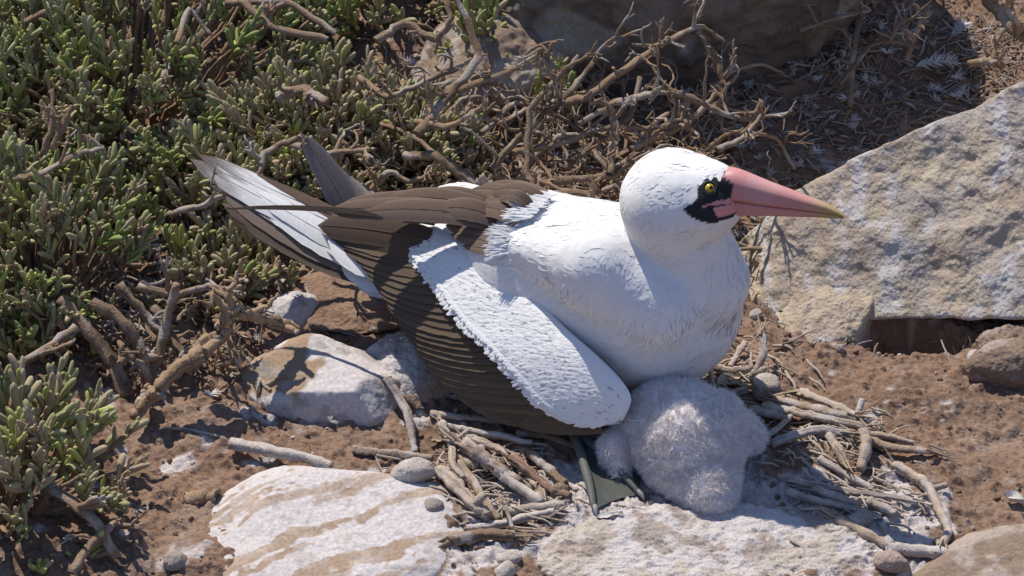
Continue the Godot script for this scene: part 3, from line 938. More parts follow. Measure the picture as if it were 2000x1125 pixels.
func make_small_things() -> void:
	leaf_sheet("curled pale yellow dry leaf beside the blocky grey stone", 1402, 758, 0.028, 0.020, 0.5, Color(0.60, 0.50, 0.34))
	leaf_sheet("white shell fragment on bare soil at the right edge", 1962, 972, 0.024, 0.013, -0.75, Color(0.74, 0.70, 0.64), "shell_fragment", "shell", 0.5)
	leaf_sheet("thin white flake of droppings lying in front of the webbed foot", 1165, 1014, 0.026, 0.008, 0.15, Color(0.66, 0.62, 0.58), "white_flake", "flake", 0.2)
	leaf_sheet("small curled tan leaf among the sticks at the left heap", 838, 862, 0.020, 0.012, -0.3, Color(0.5, 0.36, 0.22))
	leaf_sheet("pale dry leaf lying on litter right behind the bird's head", 1440, 350, 0.022, 0.014, 0.3, Color(0.46, 0.37, 0.28))
	# moulted feathers
	var spots := [["fluffy white moulted feather on the litter at the upper right", 1790, 130, 0.045, 0.020, Color(0.66, 0.60, 0.55), 0.1], ["small grey white down feather near the top right edge", 1860, 70, 0.030, 0.014, Color(0.5, 0.48, 0.48), 0.9], ["small white feather stuck upright behind the bird's back", 725, 372, 0.014, 0.010, Color(0.7, 0.7, 0.72), 1.2], ["tiny white feather in dark litter left of the fluffy one", 1590, 120, 0.022, 0.010, Color(0.5, 0.48, 0.47), 2.0], ["pale fishbone like feather on the soil below the white rock", 575, 808, 0.024, 0.012, Color(0.48, 0.42, 0.36), 1.9]]
	for s in spots:
		rng.seed = hash(s[0])
		var a := Acc.new()
		var ln: float = s[3]
		var col: Color = s[5]
		tube(a, PackedVector3Array([Vector3.ZERO, Vector3(ln * 0.5, 0.004, 0), Vector3(ln, 0.003, 0)]), PackedFloat32Array([0.0007, 0.0005, 0.0002]), 4, col, 0.0)
		for k in 60:
			var q := k / 60.0
			var sd := -1.0 if k % 2 == 0 else 1.0
			var b := Vector3(ln * q, 0.004 * sin(q * 3.0), 0)
			var w: float = s[4] * (0.5 + 0.5 * sin(PI * q)) * rng.randf_range(0.6, 1.1)
			var d := Vector3(0.7 + rng.randfn() * 0.15, 0.35 + rng.randfn() * 0.25, sd).normalized()
			tube(a, PackedVector3Array([b, b + d * w * 0.6 + Vector3(0, 0.001, 0), b + d * w + Vector3(0.002, -0.001, 0)]), PackedFloat32Array([0.0006, 0.0006, 0.0001]), 3, col, 0.0)
		var o := put(a.build(M.down), "loose_feather", self, s[0], "feather")
		o.position = gnd(s[1], s[2], 0.003)
		o.rotation.y = s[6]

# ------------------------------------------------------------------ shrubs
var leaf_meshes := []
var leaf_cols := [Color(0.34, 0.345, 0.155), Color(0.43, 0.375, 0.22), Color(0.28, 0.335, 0.11), Color(0.44, 0.35, 0.23), Color(0.45, 0.47, 0.15), Color(0.39, 0.39, 0.20)]

func make_leaf(col: Color, bend: float, fat: float) -> ArrayMesh:
	var a := Acc.new()
	var prof := [[0.0, 0.35], [0.1, 0.55], [0.35, 0.85], [0.65, 1.0], [0.85, 0.9], [0.95, 0.62], [1.0, 0.2]]
	var pts := PackedVector3Array()
	var rr := PackedFloat32Array()
	for q in prof:
		pts.append(Vector3(bend * q[0] * q[0], q[0], 0))
		rr.append(q[1] * fat)
	tube(a, pts, rr, 7, col, 0.0)
	return a.build(M.leaf)

func branch_mesh(pts: Array, r0: float, r1: float, col: Color, twigs := 0, tlen := 0.03, sides := 10, per := 6, rough := 0.25) -> Array:   # [Acc, first point]
	var a := Acc.new()
	var line := kinked(pts, per, r0 * 0.14)
	wood(a, line, radii(line.size(), r0, r1, 0.08), col, sides, Color(0.45, 0.40, 0.35), rough * 3.0)
	for k in twigs:
		var b := line[rng.randi_range(2, line.size() - 1)]
		var d := Vector3(rng.randfn(), absf(rng.randfn()) * 0.9 + 0.2, rng.randfn()).normalized()
		twig(a, b, d, r1 * 0.75, tlen * rng.randf_range(0.5, 1.2), col, 2)
	return [a, line[0]]

func twig(a: Acc, p: Vector3, d: Vector3, r: float, l: float, col: Color, depth: int) -> void:
	var pts := PackedVector3Array([p])
	var q := p
	var dd := d
	for k in 4:
		dd = (dd + Vector3(rng.randfn(), rng.randfn(), rng.randfn()) * 0.28).normalized()
		q += dd * l * 0.25
		pts.append(q)
	tube(a, pts, PackedFloat32Array([r, r * 0.92, r * 0.85, r * 0.75, r * 0.5]), 6, col, 0.2, Color(0.45, 0.40, 0.35))
	if depth > 0:
		for k in rng.randi_range(1, 3):
			twig(a, pts[rng.randi_range(1, 4)], (dd + Vector3(rng.randfn(), rng.randfn() + 0.3, rng.randfn()) * 0.8).normalized(), r * 0.72, l * rng.randf_range(0.4, 0.75), col, depth - 1)

func in_view(p: Vector3) -> float:     # nearness if the photograph's frame holds the point, else -1
	var d := p - eye
	var f := Vector3(0, -sin(PITCH), -cos(PITCH))
	var u := Vector3(0, cos(PITCH), -sin(PITCH))
	var w := d.dot(f)
	var x := d.x / w * DIST / K
	var y := d.dot(u) / w * DIST / K
	if absf(x) > 1010.0 or absf(y) > 570.0:
		return -1.0
	return 10.0 - w

# spots: [centre x, centre z, rx, rz, height, rosettes]; mix: weights of the leaf colours
func shrub(label: String, spots: Array, mix: Array, sd: int, heroes: Array, size := 1.0) -> void:
	rng.seed = sd
	var s0: Array = spots[0]
	var root := thing("leafy_shrub", label, "shrub", Vector3(s0[0], soil(s0[0], s0[1]), s0[1]), "fleshy leaved shrubs")
	var leaves := []
	var stems := Acc.new()
	var total := 0.0
	for w in mix: total += w
	for sp in spots:
		for k in sp[5]:
			var th := rng.randf() * TAU
			var ro := sqrt(rng.randf())
			var dep := 1.0 - 0.45 * rng.randf() * rng.randf()
			var hy: float = sp[4] * pow(maxf(1.0 - ro * ro, 0.0), 0.45) * dep * rng.randf_range(0.75, 1.12)
			var px: float = sp[0] + cos(th) * ro * sp[2]
			var pz: float = sp[1] + sin(th) * ro * sp[3]
			var tip := Vector3(px, soil(px, pz) + hy + 0.012, pz)
			var out := Vector3(cos(th) * ro, 0.0, sin(th) * ro)
			var dir := (out * 0.8 + Vector3(0, 0.85, 0) + Vector3(rng.randfn(), rng.randfn() * 0.5, rng.randfn() + 0.15) * 0.28).normalized()
			# stem
			var bx: float = lerpf(px, sp[0], 0.55)
			var bz: float = lerpf(pz, sp[1], 0.55)
			var base := Vector3(bx, soil(bx, bz) - 0.004, bz)
			var midp := base.lerp(tip, 0.55) - dir * 0.02 + Vector3(rng.randfn(), rng.randfn(), rng.randfn()) * 0.008
			var line := crooked([base, midp, tip], 4, 0.0018)
			tube(stems, line, radii(line.size(), rng.randf_range(0.0026, 0.0042), 0.0015, 0.1), 5, BARK.lerp(TAN, rng.randf()), 0.15)
			# leaves
			var n := rng.randi_range(10, 17)
			var sx := dir.cross(Vector3.RIGHT if absf(dir.x) < 0.8 else Vector3.BACK).normalized()
			var sz := dir.cross(sx)
			var shift := rng.randf() * TAU
			var mainc := 0
			var vig := rng.randf()
			var pick := rng.randf() * total
			for m in mix.size():
				pick -= mix[m]
				if pick <= 0.0:
					mainc = m
					break
			for j in n:
				var q := float(j) / n
				var az := shift + j * 2.39996
				var tilt := lerpf(1.0, 0.12, q) + rng.randfn() * 0.16
				var d := (dir * cos(tilt) + (sx * cos(az) + sz * sin(az)) * sin(tilt)).normalized()
				d = (d + Vector3(0, 0.25, 0)).normalized()
				var l := rng.randf_range(0.012, 0.027) * size * lerpf(0.75, 1.15, vig) * (1.0 if q < 0.8 else 0.75)
				var b0 := tip - dir * 0.046 * (1.0 - q) * size
				var y := d
				var x := y.cross(Vector3(rng.randfn(), rng.randfn(), rng.randfn())).normalized()
				var z := x.cross(y)
				var fat := rng.randf_range(0.85, 1.2)
				var col := mainc
				if rng.randf() < 0.25: col = rng.randi_range(0, 5)
				leaves.append([Transform3D(Basis(x * l * fat, y * l, z * l * fat), b0 - root.position), col, in_view(b0 + d * l)])
	for h in heroes:       # [points, r0, r1, twigs]
		var ctrl := []
		for p in h[0]:
			ctrl.append(at(p[0], p[1], p[2]))
		var bm: Array = branch_mesh(ctrl, h[1], h[2], BARK.lerp(TAN, 0.5), h[3])
		var ba: Acc = bm[0]
		var bo := put(ba.build(M.bark, bm[1]), "branch", root)
		bo.position = bm[1] - root.position
	put(stems.build(M.bark, root.position), "stems", root, "", "", "", "stuff")
	leaves.sort_custom(func(p, q): return p[2] > q[2])
	var rest := []
	var cols := PackedColorArray()
	for k in leaves.size():
		var lf: Array = leaves[k]
		if k < 300 and lf[2] > 0.0:
			var o := put(leaf_meshes[lf[1] * 3 + k % 3], "leaf", root)
			o.transform = lf[0]
		else:
			rest.append(lf[0])
			cols.append(leaf_cols[lf[1]])
	if rest.size() > 0:
		scatter("leaves", "", "", make_leaf(Color.WHITE, 0.15, 0.12), rest, cols, root)

func make_shrubs() -> void:
	for c in leaf_cols:
		for v in 3:
			leaf_meshes.append(make_leaf(c, [0.05, 0.2, 0.32][v], [0.118, 0.13, 0.105][v]))
	shrub("grey green fleshy leaved shrub filling the upper left corner", [[-0.43, -0.58, 0.25, 0.25, 0.12, 250], [-0.33, -0.36, 0.15, 0.11, 0.08, 80], [-0.56, -0.52, 0.14, 0.26, 0.11, 90]], [5, 2, 4, 1.5, 1.5, 3], 101, [
		[[[85, 300, -0.30], [105, 235, -0.31], [100, 175, -0.33]], 0.0042, 0.003, 1], [[[105, 290, -0.28], [128, 235, -0.29], [140, 205, -0.3]], 0.004, 0.003, 1],
		[[[345, 85, -0.5], [370, 18, -0.55], [412, 68, -0.53]], 0.0035, 0.0025, 1], [[[40, 50, -0.6], [95, 22, -0.6], [120, -5, -0.62]], 0.005, 0.004, 2],
		[[[30, 350, -0.24], [90, 335, -0.24], [150, 300, -0.26], [200, 290, -0.28]], 0.004, 0.003, 2]])
	shrub("bright grey green shrub bulging in from the left edge at mid height", [[-0.49, -0.24, 0.14, 0.16, 0.13, 120], [-0.49, -0.12, 0.05, 0.05, 0.09, 12]], [5, 1.5, 3, 1, 1.5, 3], 202, [
		[[[180, 590, -0.10], [250, 638, -0.085], [277, 690, -0.07], [292, 752, -0.055]], 0.0065, 0.0075, 1], [[[118, 585, -0.12], [170, 640, -0.10], [215, 700, -0.08], [250, 775, -0.05]], 0.0065, 0.0085, 1],
		[[[345, 555, -0.10], [330, 610, -0.095], [318, 670, -0.08], [290, 750, -0.055]], 0.0045, 0.006, 2], [[[300, 600, -0.13], [340, 660, -0.10], [372, 725, -0.065]], 0.005, 0.005, 1],
		[[[230, 555, -0.13], [290, 620, -0.11], [330, 665, -0.09]], 0.005, 0.004, 2], [[[150, 640, -0.07], [60, 700, -0.03], [20, 720, -0.02]], 0.005, 0.004, 2],
		[[[270, 560, -0.13], [340, 575, -0.12], [410, 560, -0.12], [450, 590, -0.10]], 0.0045, 0.0035, 3]])
	shrub("dusty olive shrub in the lower left foreground", [[-0.52, 0.11, 0.17, 0.15, 0.115, 80]], [3, 5, 1, 3, 1, 3], 303, [
		[[[20, 900, 0.12], [110, 960, 0.17], [180, 1010, 0.2], [230, 1090, 0.22]], 0.006, 0.005, 3], [[[140, 1120, 0.25], [180, 1060, 0.22], [240, 1010, 0.19]], 0.005, 0.003, 2]], 1.25)
	shrub("dusty brown green shrub behind the bird's tail", [[-0.20, -0.43, 0.18, 0.14, 0.105, 170], [-0.31, -0.24, 0.09, 0.08, 0.05, 40], [-0.08, -0.42, 0.07, 0.07, 0.09, 26]], [1.5, 5, 0.5, 6, 0.3, 2], 404, [
		[[[400, 60, -0.56], [330, 130, -0.5], [300, 200, -0.45]], 0.004, 0.003, 2], [[[470, 0, -0.6], [540, 55, -0.56], [640, 78, -0.54]], 0.005, 0.004, 2], [[[440, 5, -0.6], [560, 5, -0.6], [655, 65, -0.57]], 0.0055, 0.004, 1],
		[[[480, 400, -0.22], [520, 300, -0.27], [580, 270, -0.28]], 0.0045, 0.0035, 2], [[[330, 420, -0.2], [400, 400, -0.2], [440, 380, -0.2]], 0.004, 0.003, 2], [[[540, 190, -0.4], [590, 175, -0.4], [640, 200, -0.38]], 0.007, 0.005, 2]])
	shrub("bright green shrub at the top behind the dusty one", [[-0.16, -0.80, 0.36, 0.16, 0.11, 220], [-0.03, -0.60, 0.06, 0.05, 0.115, 20], [0.055, -0.50, 0.035, 0.03, 0.115, 8]], [2, 0.5, 5, 0.5, 4, 2], 505, [])

func make_bare_shrub() -> void:
	rng.seed = 77
	var root := thing("bare_shrub", "tangle of bare brown branches behind the bird's back and head", "shrub", Vector3(0.1, soil(0.1, -0.36), -0.36))
	var H := [
		[[[790, 303, -0.28], [850, 306, -0.27], [900, 335, -0.26], [948, 366, -0.24]], 0.0062, 0.0068, 1],
		[[[1045, 375, -0.25], [1030, 330, -0.27], [1035, 215, -0.32], [1075, 165, -0.35], [1130, 108, -0.38]], 0.0055, 0.003, 4],
		[[[815, 262, -0.28], [880, 180, -0.33], [935, 115, -0.36], [915, 40, -0.4], [885, -10, -0.42]], 0.0065, 0.0035, 4],
		[[[735, 80, -0.42], [790, 45, -0.44], [850, 78, -0.42], [880, 40, -0.42], [872, -5, -0.44]], 0.005, 0.0035, 3],
		[[[890, 178, -0.35], [990, 142, -0.36], [1060, 108, -0.37]], 0.004, 0.003, 4],
		[[[810, 238, -0.3], [880, 246, -0.28], [940, 212, -0.27]], 0.005, 0.003, 2],
		[[[1080, 205, -0.36], [1150, 190, -0.36], [1200, 150, -0.38], [1290, 90, -0.42], [1362, 52, -0.45], [1415, 82, -0.45]], 0.006, 0.0032, 7],
		[[[1165, 210, -0.36], [1240, 190, -0.36], [1300, 178, -0.36], [1350, 190, -0.36], [1420, 226, -0.36], [1468, 232, -0.37], [1488, 195, -0.38]], 0.0056, 0.003, 6],
		[[[1365, 60, -0.45], [1400, 120, -0.43], [1415, 170, -0.41], [1390, 222, -0.38]], 0.0045, 0.0035, 3],
		[[[1190, 340, -0.28], [1200, 262, -0.32], [1190, 212, -0.34], [1130, 242, -0.33]], 0.0055, 0.0035, 4],
		[[[1400, 292, -0.3], [1450, 272, -0.32], [1490, 222, -0.34]], 0.0045, 0.003, 3],
		[[[1060, 358, -0.25], [1120, 350, -0.26], [1185, 345, -0.28], [1240, 330, -0.3]], 0.005, 0.0035, 3],
		[[[1060, 385, -0.2], [1130, 378, -0.22], [1208, 412, -0.2]], 0.0065, 0.005, 2],
		[[[1000, 300, -0.3], [1090, 280, -0.32], [1180, 250, -0.34], [1260, 250, -0.35], [1350, 240, -0.36]], 0.005, 0.0035, 5],
		[[[940, 260, -0.32], [1010, 200, -0.36], [1100, 230, -0.36], [1180, 300, -0.32]], 0.0045, 0.0035, 5],
		[[[700, 150, -0.42], [760, 190, -0.38], [830, 160, -0.38], [900, 130, -0.4]], 0.0045, 0.0035, 4],
		[[[1230, 290, -0.33], [1300, 262, -0.36], [1360, 225, -0.38], [1400, 180, -0.4]], 0.0045, 0.003, 5],
		[[[960, 330, -0.27], [1020, 260, -0.31], [1110, 180, -0.37], [1160, 120, -0.4]], 0.0045, 0.003, 5],
		[[[560, 280, -0.3], [640, 300, -0.28], [720, 290, -0.28]], 0.0045, 0.0035, 4],
		[[[1100, 330, -0.29], [1150, 290, -0.32], [1230, 230, -0.36], [1250, 150, -0.4]], 0.0045, 0.003, 5]]
	for h in H:
		var ctrl := []
		for p in h[0]:
			ctrl.append(at(p[0], p[1], p[2]))
		var bm: Array = branch_mesh(ctrl, h[1] * 0.9, h[2] * 0.9, BARK.lerp(TAN, rng.randf()), h[3], 0.04)
		var ba: Acc = bm[0]
		var bo := put(ba.build(M.bark, bm[1]), "branch", root)
		bo.position = bm[1] - root.position
	for k in 46:
		var x := rng.randf_range(-0.20, 0.20)
		var z := rng.randf_range(-0.52, -0.27)
		var ctrl := []
		var dx := rng.randf_range(0.6, 1.0) * (1.0 if rng.randf() < 0.7 else -1.0)
		var dz := rng.randf_range(-0.7, 0.3)
		var hh := rng.randf_range(0.004, 0.05)
		var ln := rng.randf_range(0.025, 0.045)
		for q in 5:
			var px := x + dx * ln * q
			var pz := z + dz * ln * q
			ctrl.append(Vector3(px + rng.randfn() * 0.006, soil(px, pz) + hh + 0.03 * sin(q * 0.9) + rng.randfn() * 0.006 + 0.006 * q, pz + rng.randfn() * 0.008))
		var bm: Array = branch_mesh(ctrl, rng.randf_range(0.0026, 0.0046), 0.0018, BARK.lerp(TAN, rng.randf()) * 1.1, 4, 0.03)
		var ba: Acc = bm[0]
		var bo := put(ba.build(M.bark, bm[1]), "branch", root)
		bo.position = bm[1] - root.position
	var fine := Acc.new()
	var fine2 := Acc.new()
	for k in 380:
		var x := rng.randf_range(-0.20, 0.24)
		var z := rng.randf_range(-0.56, -0.27)
		var p := Vector3(x, soil(x, z) + rng.randf_range(0.0, 0.05), z)
		var d := Vector3(rng.randfn(), absf(rng.randfn()) * 0.5, rng.randfn()).normalized()
		twig(fine, p, d, rng.randf_range(0.0012, 0.0026), rng.randf_range(0.02, 0.05), BARK.lerp(TAN, rng.randf()), 1)
	put(fine.build(M.bark, root.position), "twigs", root, "", "", "", "stuff")
	for k in 150:
		var x := rng.randf_range(-0.42, -0.26)
		var z := rng.randf_range(-0.30, -0.06)
		var p := Vector3(x, soil(x, z) + rng.randf_range(0.0, 0.03), z)
		twig(fine2, p, Vector3(rng.randfn(), absf(rng.randfn()) * 0.6, rng.randfn()).normalized(), rng.randf_range(0.0014, 0.003), rng.randf_range(0.02, 0.045), BARK.lerp(TAN, rng.randf()), 1)
	var dr := thing("bare_shrub", "low brown dead twigs between the left shrubs and the tail", "shrub", Vector3(-0.34, soil(-0.34, -0.18), -0.18))
	put(fine2.build(M.bark, dr.position), "twigs", dr, "", "", "", "stuff")
	# upper right bare shrub
	var r2 := thing("bare_shrub", "bare brown branches reaching in at the upper right corner", "shrub", Vector3(0.45, soil(0.45, -0.6), -0.6))
	var H2 := [
		[[[1920, -10, -0.62], [1950, 25, -0.6], [1985, 60, -0.58], [2010, 75, -0.57]], 0.008, 0.0075, 2],
		[[[1640, 165, -0.5], [1700, 90, -0.55], [1740, 80, -0.55], [1795, 92, -0.55]], 0.003, 0.0022, 4],
		[[[1660, 210, -0.5], [1665, 110, -0.56], [1680, 40, -0.6], [1690, -5, -0.62]], 0.0035, 0.0028, 4],
		[[[1770, 120, -0.55], [1790, 60, -0.58], [1815, 10, -0.62]], 0.0035, 0.0028, 3],
		[[[1940, 120, -0.55], [1945, 80, -0.57], [1975, 30, -0.6], [1970, -5, -0.62]], 0.004, 0.003, 3],
		[[[1890, 125, -0.55], [1930, 120, -0.55], [1960, 130, -0.54]], 0.0045, 0.004, 2],
		[[[1560, 60, -0.56], [1620, 40, -0.58], [1700, 20, -0.6]], 0.003, 0.002, 3]]
	for h in H2:
		var ctrl := []
		for p in h[0]:
			ctrl.append(at(p[0], p[1], p[2]))
		var bm: Array = branch_mesh(ctrl, h[1], h[2], BARK.lerp(TAN, rng.randf()), h[3], 0.035)
		var ba: Acc = bm[0]
		var bo := put(ba.build(M.bark, bm[1]), "branch", r2)
		bo.position = bm[1] - r2.position
	# gnarled root and broken log left of the white rock
	var roots := [["gnarled_root", "gnarled tan root stub bending over beside the white rock", [[378, 690, -0.045], [405, 668, -0.05], [438, 652, -0.055], [446, 612, -0.06], [480, 612, -0.065], [520, 622, -0.075], [545, 628, -0.08], [580, 648, -0.085]], 0.0080, 0.0062, 6], ["broken_log", "broken weathered log end left of the gnarled root", [[262, 812, 0.0], [300, 772, -0.01], [345, 722, -0.02], [398, 690, -0.025]], 0.0065, 0.0100, 4], ["short_log", "short pale cylinder of wood in the bush shade", [[360, 975, 0.115], [395, 972, 0.117], [425, 966, 0.119]], 0.0075, 0.007, 0]]
	for r in roots:
		var ctrl := []
		for p in r[2]:
			ctrl.append(at(p[0], p[1], p[2]))
		var bm: Array = branch_mesh(ctrl, r[3], r[4], Color(0.42, 0.30, 0.19), r[5], 0.022, 20, 8, 0.30)
		var ba: Acc = bm[0]
		var o := put(ba.build(M.bark, bm[1]), r[0], self, r[1], "wood")
		o.position = bm[1]

# ------------------------------------------------------------------ the bird
const WHITE := Color(0.72, 0.71, 0.695)
const BROWN := Color(0.112, 0.078, 0.057)
const BROWN_EDGE := Color(0.185, 0.132, 0.10)
var face_poly := PackedVector2Array()
var gape_poly := PackedVector2Array()
var jaw_poly := PackedVector2Array()
var bird_bones := PackedFloat32Array()
const AXIS := Vector3(0.9285, 0, 0.3714)      # the bird faces right and a little towards us
const ACROSS := Vector3(-0.3714, 0, 0.9285)

func bd(px: float, py: float, z: float) -> Vector3:     # a sighted point z metres off the bird's own axis
	return at(px, py, z - 0.05 + (px - 1270.0) * K * 0.4)

func on_body(px: float, py: float, lift: float, z: float) -> Vector3:
	var h := hit(bird_bones, 0.009, px, py)
	if field(bird_bones, 0.009, h.x, h.y, h.z) > 0.002:
		return bd(px, py, z)
	return h + grad(bird_bones, 0.009, h) * lift

func hit(bones: PackedFloat32Array, k: float, px: float, py: float) -> Vector3:     # where a sight line meets the body
	var d := ray(px, py).normalized()
	var t := 3.4
	for s in 90:
		var p := eye + d * t
		var f := field(bones, k, p.x, p.y, p.z)
		if f < 0.0001:
			break
		t += f * 0.9
		if t > 5.0:
			break
	return eye + d * t

func grad(bones: PackedFloat32Array, k: float, p: Vector3) -> Vector3:
	var e := 0.002
	return Vector3(field(bones, k, p.x + e, p.y, p.z) - field(bones, k, p.x - e, p.y, p.z), field(bones, k, p.x, p.y + e, p.z) - field(bones, k, p.x, p.y - e, p.z), field(bones, k, p.x, p.y, p.z + e) - field(bones, k, p.x, p.y, p.z - e)).normalized()

func c_bird(p: Vector3, _n: Vector3) -> Color:
	if p.x > 0.155:
		var q := Vector2(p.dot(AXIS), p.y) + Vector2(nf.get_noise_2d(p.x * 9000.0, p.y * 9000.0), nf.get_noise_2d(p.y * 9000.0, p.z * 9000.0)) * 0.0007
		if (p - bd(1372, 388, 0.013)).dot(ACROSS) < -0.004:
			q.y += 0.013
		var q2 := Vector2(p.dot(AXIS), p.y)
		if Geometry2D.is_point_in_polygon(q2, gape_poly) or Geometry2D.is_point_in_polygon(q2, jaw_poly):
			return Color(0.62, 0.285, 0.275)
		if Geometry2D.is_point_in_polygon(q, face_poly):
			return Color(0.030, 0.034, 0.036)
	return WHITE.lerp(Color(0.80, 0.75, 0.64), 0.35 * patch(p, 14.0, 0.25, 0.5, 8.0))

func curve3(list: Array, t: float) -> Vector3:
	var n := list.size() - 1
	var f := clampf(t, 0.0, 1.0) * n
	var k := mini(int(f), n - 1)
	var p0: Vector3 = list[maxi(k - 1, 0)]
	var p1: Vector3 = list[k]
	var p2: Vector3 = list[k + 1]
	var p3: Vector3 = list[mini(k + 2, n)]
	return p1.cubic_interpolate(p2, p0, p3, f - k)

func pts3(list: Array) -> Array:
	var out := []
	for p in list:
		out.append(bd(p[0], p[1], p[2]))
	return out

func plume(called: String, parent: Node3D, origin: Vector3, b: Array, t: Array, wpx: float, up: Vector3, bow: Vector3, cl: Color, cr: Color, edge: Color, blunt := 5.0, camber := 0.18, rag := 0.05, tipc := Color(-1, 0, 0), root := 0.35, label := "", lift := -1.0) -> void:
	var a := Acc.new()
	var p0 := bd(b[0], b[1], b[2])
	var p1 := bd(t[0], t[1], t[2])
	if lift >= 0.0:
		p0 = on_body(b[0], b[1], lift * 0.5, b[2])
		p1 = on_body(t[0], t[1], lift + 0.003, t[2])
	feather(a, p0, p1, wpx * K, up, bow, cl, cr, edge, blunt, camber, rag, tipc, 12, 8, root)
	put(a.build(M.thin if label.begins_with("raised") else M.feather, origin), called, parent, label)

func make_bird() -> void:
	rng.seed = 42
	var O := Vector3(0.05, 0, 0.03)
	O.y = soil(O.x, O.z)
	var bird := thing("seabird", "white seabird with pink bill and dark mask shading its chick", "bird", O)
	var B := bird_bones
	bone(B, bd(715, 500, -0.020), 0.018, bd(850, 490, -0.022), 0.040)
	bone(B, bd(850, 490, -0.022), 0.040, bd(1050, 522, -0.008), 0.076)
	bone(B, bd(1050, 522, -0.008), 0.076, bd(1270, 585, 0.0), 0.0925)
	bone(B, bd(965, 474, 0.030), 0.012, bd(1175, 522, 0.052), 0.046)     # near shoulder plumage
	bone(B, bd(1175, 522, 0.052), 0.046, bd(1285, 592, 0.050), 0.047)
	bone(B, bd(985, 412, -0.045), 0.014, bd(1185, 480, -0.035), 0.040)  # far shoulder plumage
	bone(B, bd(1370, 548, 0.008), 0.0475, bd(1328, 450, 0.010), 0.0445)
	bone(B, bd(1328, 450, 0.010), 0.0445, bd(1318, 395, 0.012), 0.0515)
	bone(B, bd(1318, 395, 0.012), 0.0515, bd(1372, 388, 0.013), 0.0395)
	bone(B, bd(1372, 388, 0.013), 0.0395, bd(1398, 385, 0.014), 0.0270)
	bird_bones = B
	var kk := 0.009
	for q in [[1433, 328], [1418, 338], [1398, 346], [1378, 350], [1364, 362], [1361, 378], [1364, 388], [1350, 398], [1333, 410], [1344, 421], [1364, 432], [1388, 438], [1412, 431], [1440, 424], [1462, 410], [1455, 345]]:
		var h := hit(B, kk, minf(q[0], 1425.0), q[1])
		face_poly.append(Vector2(h.dot(AXIS) + maxf(q[0] - 1425.0, 0.0) * K, h.y))
	for q in [[1368, 403], [1400, 392], [1424, 386], [1424, 398], [1400, 401]]:
		var h := hit(B, kk, q[0], q[1])
		gape_poly.append(Vector2(h.dot(AXIS) + (0.02 if q[0] > 1420 else 0.0), h.y))
	for q in [[1394, 408], [1402, 403], [1424, 401], [1424, 424], [1402, 424]]:
		var h := hit(B, kk, q[0], q[1])
		jaw_poly.append(Vector2(h.dot(AXIS) + (0.02 if q[0] > 1420 else 0.0), h.y))
	var res := nets(B, kk, 0.0022, c_bird, 0.0011)
	var acc: Acc = res[0]
	var nrm: PackedVector3Array = res[1]
	var copy_v := acc.v.duplicate()
	var body := put(acc.build(M.plume, O, nrm), "body", bird)
	print("bird body ", copy_v.size())
	# contour feathers over back, shoulders and breast
	var tf := Acc.new()
	var eye_at := bd(1318, 395, 0.012)
	for k in 15000:
		var id := rng.randi_range(0, copy_v.size() - 1)
		var p := copy_v[id]
		if c_bird(p + AXIS * 0.004, Vector3.UP).g < 0.4 or c_bird(p - AXIS * 0.006, Vector3.UP).g < 0.4 or c_bird(p, Vector3.UP).g < 0.4:
			continue
		var up := clampf((p - eye_at).length() / 0.11, 0.0, 1.0)      # small on the head, longer down the neck and body
		var d := (-AXIS).lerp(Vector3(-0.35, -0.9, 0.1), sm(0.35, 0.6, up) * sm(1.0, 0.75, up)) + Vector3(rng.randfn(), rng.randfn(), rng.randfn()) * 0.10
		var big := lerpf(0.32, 1.0, up * up)
		lay(tf, p, d, nrm[id], rng.randf_range(0.010, 0.018) * big, rng.randf_range(0.0026, 0.0046) * big, rng.randf_range(0.0002, 0.0006) * big, kk)
	# the loose lower edge of the shoulder plumage
	var edge := [[968, 498], [1015, 540], [1075, 570], [1135, 588], [1175, 620], [1230, 640], [1290, 648], [1335, 625], [1350, 590]]
	for k in 260:
		var f := rng.randf() * 7.99
		var i := int(f)
		var ex: float = lerpf(edge[i][0], edge[i + 1][0], f - i) + rng.randfn() * 7.0
		var ey: float = lerpf(edge[i][1], edge[i + 1][1], f - i) - rng.randf() * 34.0
		var p := on_body(ex, ey, 0.0, 0.06)
		var d := Vector3(-0.55 + rng.randfn() * 0.3 + (0.5 if ex > 1250.0 else 0.0), -0.8, 0.25)
		tuft(tf, p, d, grad(B, kk, p), rng.randf_range(0.010, 0.024), rng.randf_range(0.0010, 0.0032), WHITE, rng.randf_range(0.0006, 0.0018), 5.0)
	put(tf.build(M.plume, O), "contour_feathers", body, "", "", "", "stuff")
	make_head(bird, O, kk)
	make_wings(bird, O)
	make_tail(bird, O)
	make_feet(bird, O)

func lay(a: Acc, p: Vector3, d: Vector3, n: Vector3, len: float, wid: float, lift: float, kk: float) -> void:   # a small feather that follows the body's curve
	var t := (d - n * d.dot(n)).normalized()
	var s := t.cross(n).normalized()
	var prev := PackedInt32Array()
	for r in [[0.0, 0.6, -0.6], [0.35, 1.0, 0.1], [0.7, 0.85, 0.65], [0.92, 0.5, 0.95], [1.0, 0.1, 1.0]]:
		var y: float = r[0]
		var w: float = r[1]
		var h: float = r[2]
		var c := p + t * len * y
		c += n * (lift * h - field(bird_bones, kk, c.x, c.y, c.z))
		var e := wid * w
		var row := PackedInt32Array([a.add(c - s * e - n * e * e * 9.0, WHITE), a.add(c, WHITE), a.add(c + s * e - n * e * e * 9.0, WHITE)])
		if prev.size() > 0:
			a.quad(prev[0], prev[1], row[1], row[0])
			a.quad(prev[1], prev[2], row[2], row[1])
		prev = row

